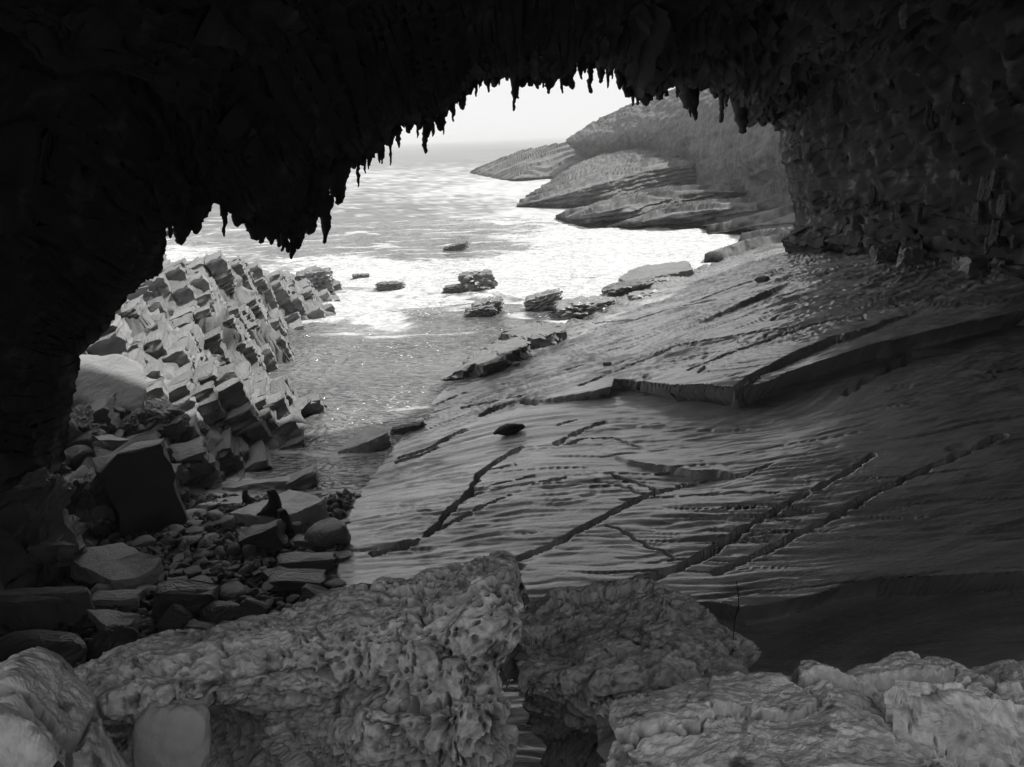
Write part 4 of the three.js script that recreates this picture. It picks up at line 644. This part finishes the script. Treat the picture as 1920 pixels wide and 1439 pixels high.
  B('grey bar-like stone lying across the upper beach', [330, 1008, 378, 1022], { kind: 'flat', tone: 0.3, deep: 0.5 });
  B('left of two dark round stones below the lower seal', [420, 1018, 452, 1052], { kind: 'boulder', tone: 0.16, deep: 0.9 });
  B('right of two dark round stones below the lower seal', [450, 1020, 480, 1050], { kind: 'boulder', tone: 0.22, deep: 0.9 });
  B('dark wedge stone beneath the lower seal', [446, 988, 534, 1040], { kind: 'slab', tone: 0.12, deep: 0.5, lean: 0.35 });
  B('grey slab under the rounded boulder at the slab’s foot', [548, 1008, 600, 1030], { kind: 'slab', tone: 0.24, deep: 0.5, lean: -0.2 });
  B('grey upright stone left of the rounded boulder', [544, 982, 566, 1010], { kind: 'slab', tone: 0.3, deep: 0.6 });
  B('pale leaning flat stone below the rounded boulder', [552, 1028, 592, 1044], { kind: 'flat', tone: 0.34, deep: 0.6, lean: -0.2 });
  // the many small stones
  const r = rng(77), spots = [];
  for (let t = 0; t < 6000 && spots.length < 190; t++) {
    const x = 90 + 570 * r(), y = 985 + 250 * r(); if (y < 985 + (330 - x) * 0.35 || y > 1250 - x * 0.16) continue;
    const s = (15 + 22 * Math.pow(r(), 1.6)) * (0.75 + (y - 980) / 450);
    if (spots.some((q) => Math.hypot(q[0] - x, (q[1] - y) * 1.6) < (q[2] + s) * 0.42)) continue;
    spots.push([x, y, s]);
  }
  spots.forEach(([x, y, s], i) => {
    const wet = r(), kind = wet < 0.18 ? 'boulder' : wet < 0.6 ? 'flat' : 'slab', tone = [0.1, 0.14, 0.18, 0.22, 0.27, 0.33][Math.floor(r() * 6)];
    B('small rounded stone among the loose stones of the shaded gully beach', [x - s * 0.56, y - s * (0.28 + 0.25 * r()), x + s * 0.56, y], { kind, tone, deep: 0.7 + 0.4 * r(), turn: r() * 3, lean: (r() - 0.5) * 0.5, pitch: (r() - 0.5) * 0.4, grp: 'small stones on the pebble beach', sink: 0.2 });
  });
  // fine shingle between them
  const g = new THREE.IcosahedronGeometry(1, 1), n = 5200, im = new THREE.InstancedMesh(g, stoneMat(0.16), n), m4 = new THREE.Matrix4(), q = new THREE.Quaternion();
  for (let i = 0; i < n; i++) { const z = lerp(-10, -35.5, r()), x = lerp(-21, shoreS(z) + 0.1, r()), s = 0.06 + 0.16 * r() * r(); q.setFromEuler(new THREE.Euler(r() * 3, r() * 3, r() * 3)); m4.compose(V(x, beachH(x, z) + 0.02, z), q, V(s * (1 + r()), s * 0.6, s)); im.setMatrixAt(i, m4); }
  shadows(im); im.name = 'shingle'; scene.add(im); tag(im, 'fine dark shingle between the beach stones', 'shingle', null, 'stuff');
}

{
  const cl = scene.getObjectByName('rock_cliff'), r = rng(321), C = (x, y) => hit(x, y, (a, b) => cliffH(a, b) + 0.2);
  { const m = tag(mesh('boulder', stoneGeo(77, { planes: 8, box: 1, soft: 0.06, noise: 0.08, detail: 14 }), M.block(0.2)), 'big smooth pale rock face beside the cave wall above the inlet', 'rock'); m.position.copy(D(198, 712, 34.2)).add(V(-0.6, -0.9, -0.8)); m.scale.set(3.4, 2.2, 3.6); m.rotation.set(0.55, 0.3, -0.5, 'YXZ'); }
  rock('boulder', 'large dark block standing at the cliff foot beside the beach', 'rock', [206, 846, 330, 1000], { kind: 'slab', tone: 0.1, deep: 0.6, ground: beachH, lean: 0.12, turn: 0.5, sink: 0.2, pick: 4 });
  for (let i = 0; i < 150; i++) {
    const x = -20 + 400 * r(), y = 770 + 270 * r(); if (y > 1075 - x * 0.4 || y < 760 + Math.max(0, 190 - x) * 0.2) continue;
    const p = C(x, y), s = 0.45 + 1.1 * r() * r(), m = shadows(new THREE.Mesh(stoneKinds[['crag', 'flat', 'slab'][i % 3]][i % 7], stoneMat([0.16, 0.2, 0.25, 0.3][i % 4])));
    m.name = 'rock_lump'; m.scale.set(s * (1 + r()), s * (0.7 + 0.5 * r()), s); m.rotation.set(r() * 0.6, r() * 6, 0.33 + (r() - 0.5) * 0.5); m.position.copy(p).sub(cl.position); cl.add(m);
  }
}

{
  const roof = scene.getObjectByName('cave_roof'), r = rng(909), rc = new THREE.Raycaster(), dripMat = {};
  M.roof.side = THREE.DoubleSide;
  for (let k = 0; k < 75; k++) {
    const px = 1385 + 520 * Math.pow(r(), 0.8), py = k < 4 ? 10 + 150 * r() : 150 + 340 * r(), sc = (0.3 + 0.55 * r() * r()) * (py < 150 ? 0.45 : 1), tall = 1.2 + 2 * r(), tone = [0.07, 0.1, 0.14, 0.2][Math.floor(r() * 4)];
    rc.set(camera.position, ray(px, py).normalize()); const h = rc.intersectObject(roof, false)[0]; if (!h || h.point.y < 3) continue;
    const m = shadows(new THREE.Mesh(stoneKinds.crag[k % 7], dripMat[tone] ??= M.block(tone, 0.9))); m.name = 'dripstone'; m.position.copy(h.point); m.scale.set(sc, sc * tall, sc); m.rotation.y = r() * 6; roof.add(m);
  }
  M.roof.side = THREE.FrontSide;
}
// ---------------------------------------------------------------- rocks in the sea and along the far edge of the slab
{
  const S = (label, box, o) => rock('sea_rock', label, 'rock', box, { base: -0.05, kind: 'crag', tone: 0.13, ...o });
  S('small dark rock alone in the foam, farthest out in the cove', [829, 456, 880, 472], { deep: 0.7, lean: 0.2 });
  S('dark layered rock standing in white foam mid cove', [861, 504, 930, 548], { deep: 0.8, lean: 0.12, turn: 0.3, tone: 0.14 });
  S('low dark rock trailing left of the layered foam rock', [828, 538, 882, 550], { deep: 0.6, lean: 0.1 });
  S('tiny dark rock awash left in the white foam', [658, 516, 692, 524], { deep: 0.6 });
  S('small row of dark rocks awash in the foam', [702, 532, 758, 545], { deep: 0.5 });
  S('grey rock half awash near the slab’s far edge', [882, 556, 946, 590], { deep: 0.8, lean: 0.22, tone: 0.22 });
  S('low grey rock at the front of the half awash rock', [868, 570, 940, 594], { deep: 0.6, lean: 0.2, tone: 0.2 });
  S('broken dark rock on the foam’s edge below the long slab rock', [1130, 526, 1240, 562], { deep: 0.7, lean: 0.15 });
  S('grey flat rock at the foam’s edge right of the broken rock', [1180, 542, 1262, 580], { deep: 0.7, lean: 0.1, tone: 0.22 });
  S('tilted grey rock at the water left of the shelf edge', [980, 544, 1060, 584], { deep: 0.7, lean: 0.25, tone: 0.22 });
  S('layered rock shelf next to the tilted grey rock', [1040, 554, 1140, 598], { deep: 0.9, lean: 0.1, tone: 0.22 });
  S('low rock between the shelf and the foam', [1100, 558, 1160, 580], { deep: 0.9, lean: 0.1, tone: 0.2 });
  S('dark low rock beside the small foam pool', [1270, 532, 1310, 552], { deep: 0.9, tone: 0.16, base: 0.3 });
  S('flat rock left of the small foam pool', [1220, 516, 1290, 548], { deep: 0.9, tone: 0.22, lean: 0.1 });
  S('narrow dark rock between the wet block and the slab', [728, 792, 800, 816], { deep: 0.35, lean: 0.16, tone: 0.14 });
  S('dark square rock beyond the tip of the left spit', [546, 502, 622, 556], { deep: 0.9, lean: 0.12, turn: 0.2, tone: 0.17, pick: 4 });
  S('low dark rock in calm water below the left spit', [440, 706, 518, 746], { deep: 0.8, tone: 0.13, kind: 'boulder' });
  S('tiny dark rock beside the low rock below the spit', [512, 726, 540, 738], { deep: 0.8, tone: 0.13, kind: 'boulder' });
  prism('sea_rock', 'long dark slab rock lying in foam near the arch’s right foot', [[1159, 522, 0.3], [1180, 508, 0.7], [1205, 498, 1.0], [1290, 489, 1.7], [1299, 506, 1.7], [1240, 516, 1.2], [1186, 530, 0.5]], 1.9, { tone: 0.15, noise: 0.2 });
  prism('sea_rock', 'wet tilted block lying in the water at the slab’s edge', [[633, 846, 0.1], [660, 820, 0.25], [682, 803, 0.4], [722, 804, 0.7], [728, 812, 0.75], [690, 828, 0.6]], 0.75, { tone: 0.3 });
  prism('shore_slab', 'nearest of three slab remnants along the water’s edge', [[826, 711, 0.15], [862, 688, 0.4], [893, 656, 0.5], [920, 653, 0.9], [946, 672, 1.4], [905, 686, 1.2], [884, 683, 1.1], [856, 699, 0.6]], 1.8, { tone: 0.15, noise: 0.3, spread: 0 });
  prism('shore_slab', 'middle of three slab remnants along the water’s edge', [[898, 652, 0.5], [940, 639, 0.8], [975, 632, 1.1], [992, 639, 1.5], [990, 647, 1.6], [947, 666, 1.5], [925, 656, 1.1]], 2, { tone: 0.15, noise: 0.32, spread: 0 });
  prism('shore_slab', 'farthest of three slab remnants along the water’s edge', [[936, 626, 0.5], [966, 612, 0.8], [1005, 602, 1.1], [1056, 608, 1.7], [1064, 615, 1.8], [1036, 628, 1.7], [990, 635, 1.3]], 2.2, { tone: 0.15, noise: 0.34, spread: 0 });
  const L = (label, box, o) => rock('loose_stone', label, 'stone', box, { kind: 'flat', ground: slabBase, tone: 0.1, ...o });
  L('small dark stone on the pale slab, below the shore remnants', [960, 677, 976, 688], {});
  L('small dark stone on the slab above the broken ledge', [1131, 678, 1147, 690], {});
  L('small stone on top of the farthest slab remnant', [961, 605, 972, 614], { tone: 0.2, ground: (x, z) => slabBase(x, z) + 0.9 });
  L('black stone on the upper slab near the right wall', [1418, 516, 1448, 534], { deep: 0.8 });
  // fallen lumps along the foot of the right wall
  const W = (label, box, o) => rock('fallen_rock', label, 'rock', box, { kind: 'crag', ground: slabBase, tone: 0.2, ...o });
  W('grey lump at the wall foot, left of a row of five', [1640, 462, 1684, 498], {});
  W('pale lump at the wall foot, second of a row of five', [1690, 465, 1732, 502], { tone: 0.28 });
  W('rounded pale lump at the wall foot with a curved top', [1792, 484, 1822, 512], { tone: 0.32 });
  W('flat faced grey lump right of the rounded pale one', [1814, 484, 1858, 514], { kind: 'slab', tone: 0.26 });
  W('dark lump at the right edge of the wall foot', [1872, 486, 1930, 516], {});
}

// ---------------------------------------------------------------- fur seals
// joints [x, y, z, radius] in chains; the body is one surface round them
function sealGeo(chains, size = 2.4, res = 56) {
  const mc = new MarchingCubes(res, new THREE.MeshStandardMaterial(), false, false, 60000), f = mc.field, segs = [];
  for (const c of chains) for (let i = 0; i < c.length - 1; i++) segs.push([c[i], c[i + 1]]);
  for (let k = 0; k < res; k++) for (let j = 0; j < res; j++) for (let i = 0; i < res; i++) {
    const p = [i, j, k].map((v) => ((v - res / 2) / (res / 2)) * size / 2); let s = 0;
    for (const [a, b] of segs) {
      const e = [0, 1, 2].map((c) => b[c] - a[c]), l = e[0] ** 2 + e[1] ** 2 + e[2] ** 2, t = clamp(((p[0] - a[0]) * e[0] + (p[1] - a[1]) * e[1] + (p[2] - a[2]) * e[2]) / l, 0, 1);
      const d = Math.hypot(p[0] - a[0] - e[0] * t, p[1] - a[1] - e[1] * t, p[2] - a[2] - e[2] * t) - 1.28 * lerp(a[3], b[3], t); s += Math.exp(-d * 26);
    }
    f[i + j * res + k * res * res] = Math.log(Math.max(s, 1e-30)) / 26;
  }
  mc.isolation = 0; mc.update();
  const n = mc.geometry.drawRange.count, g = new THREE.BufferGeometry(), pos = new Float32Array(n * 3);
  for (let i = 0; i < n * 3; i++) pos[i] = mc.positionArray[i] * size / 2;
  g.setAttribute('position', new THREE.BufferAttribute(pos, 3));
  const h = mergeVertices(g, 1e-4); h.computeVertexNormals();
  h.setAttribute('uv', new THREE.BufferAttribute(new Float32Array(h.attributes.position.count * 2).map((_, i) => h.attributes.position.array[(i >> 1) * 3 + (i & 1)] * 2), 2));
  return h;
}
const fur = std({ color: new THREE.Color(0.022, 0.022, 0.022), roughness: 0.6, bumpMap: grainT, bumpScale: 0.02 });
const sitting = [[[-0.62, -0.6, 0.05, 0.1], [-0.42, -0.52, 0, 0.21], [-0.12, -0.42, 0, 0.28], [0.1, -0.1, 0, 0.27], [0.14, 0.2, 0, 0.21], [0.12, 0.44, 0, 0.165], [0.06, 0.6, 0.0, 0.155]], [[0.06, 0.6, 0, 0.15], [-0.08, 0.64, 0.02, 0.09], [-0.16, 0.66, 0.03, 0.06]], [[0.14, -0.2, 0.2, 0.11], [0.26, -0.5, 0.28, 0.07], [0.36, -0.66, 0.3, 0.05]], [[0.14, -0.2, -0.2, 0.11], [0.24, -0.5, -0.28, 0.07], [0.34, -0.66, -0.3, 0.05]], [[-0.6, -0.62, 0.05, 0.09], [-0.78, -0.66, 0.18, 0.05], [-0.9, -0.68, 0.22, 0.04]], [[-0.6, -0.62, -0.05, 0.09], [-0.8, -0.66, -0.12, 0.05], [-0.9, -0.68, -0.16, 0.04]]];
const lying = [[[-0.78, -0.1, 0, 0.1], [-0.5, -0.06, 0, 0.22], [-0.1, -0.02, 0, 0.28], [0.3, 0, 0, 0.24], [0.58, 0.03, 0, 0.16], [0.78, 0.06, 0, 0.13], [0.92, 0.04, 0, 0.06]], [[0.25, -0.1, 0.2, 0.1], [0.3, -0.22, 0.42, 0.05]], [[-0.78, -0.12, 0, 0.09], [-1.0, -0.2, 0.1, 0.05]], [[-0.78, -0.12, 0, 0.09], [-1.0, -0.2, -0.1, 0.05]]];
const ears = (s, g) => { for (const z of [-1, 1]) { const e = mesh('ear', new THREE.ConeGeometry(0.018, 0.06, 6), fur, s); e.position.set(g[0], g[1], z * g[2]); e.rotation.x = z * 1.9; } };
{
  const sit = sealGeo(sitting), lie = sealGeo(lying, 2.6);
  const seal = (label, geo, p, s, turn, ear) => { const g = group('fur_seal', p); g.scale.setScalar(s); g.rotation.y = turn; mesh('body', geo, fur, g).position.y = geo === sit ? 0.7 : 0.24; ears(g, ear); return tag(g, label, 'seal'); };
  const e1 = [0.11, 1.36, 0.19], e2 = [0.72, 0.36, 0.12];
  const rc = new THREE.Raycaster(camera.position, ray(514, 966).normalize()); sealBlock.updateMatrixWorld(true); sealBlock.material.side = THREE.DoubleSide; const hh = rc.intersectObject(sealBlock)[0]; sealBlock.material.side = THREE.FrontSide; const a = hh ? hh.point : G(518, 965, 1.1); seal('dark fur seal sitting upright on the flat slab block, head raised', sit, a, 0.72, -0.35, e1);
  const b = hit(535, 1016, beachH); b.y += 0.25; seal('black fur seal propped up in front of the slab block’s shadowed face', sit, b, 0.72, -0.5, e1);
  const c = G(464, 944, 0.75); seal('small fur seal sitting at the back edge of the slab block', sit, c, 0.42, -2.3, e1);
  const d = hit(956, 815, slabBase); d.y += 0.1; seal('dark fur seal lying stretched out on the sloping slab', lie, d, 0.74, 0.18, e2);
}

renderer.render(scene, camera);
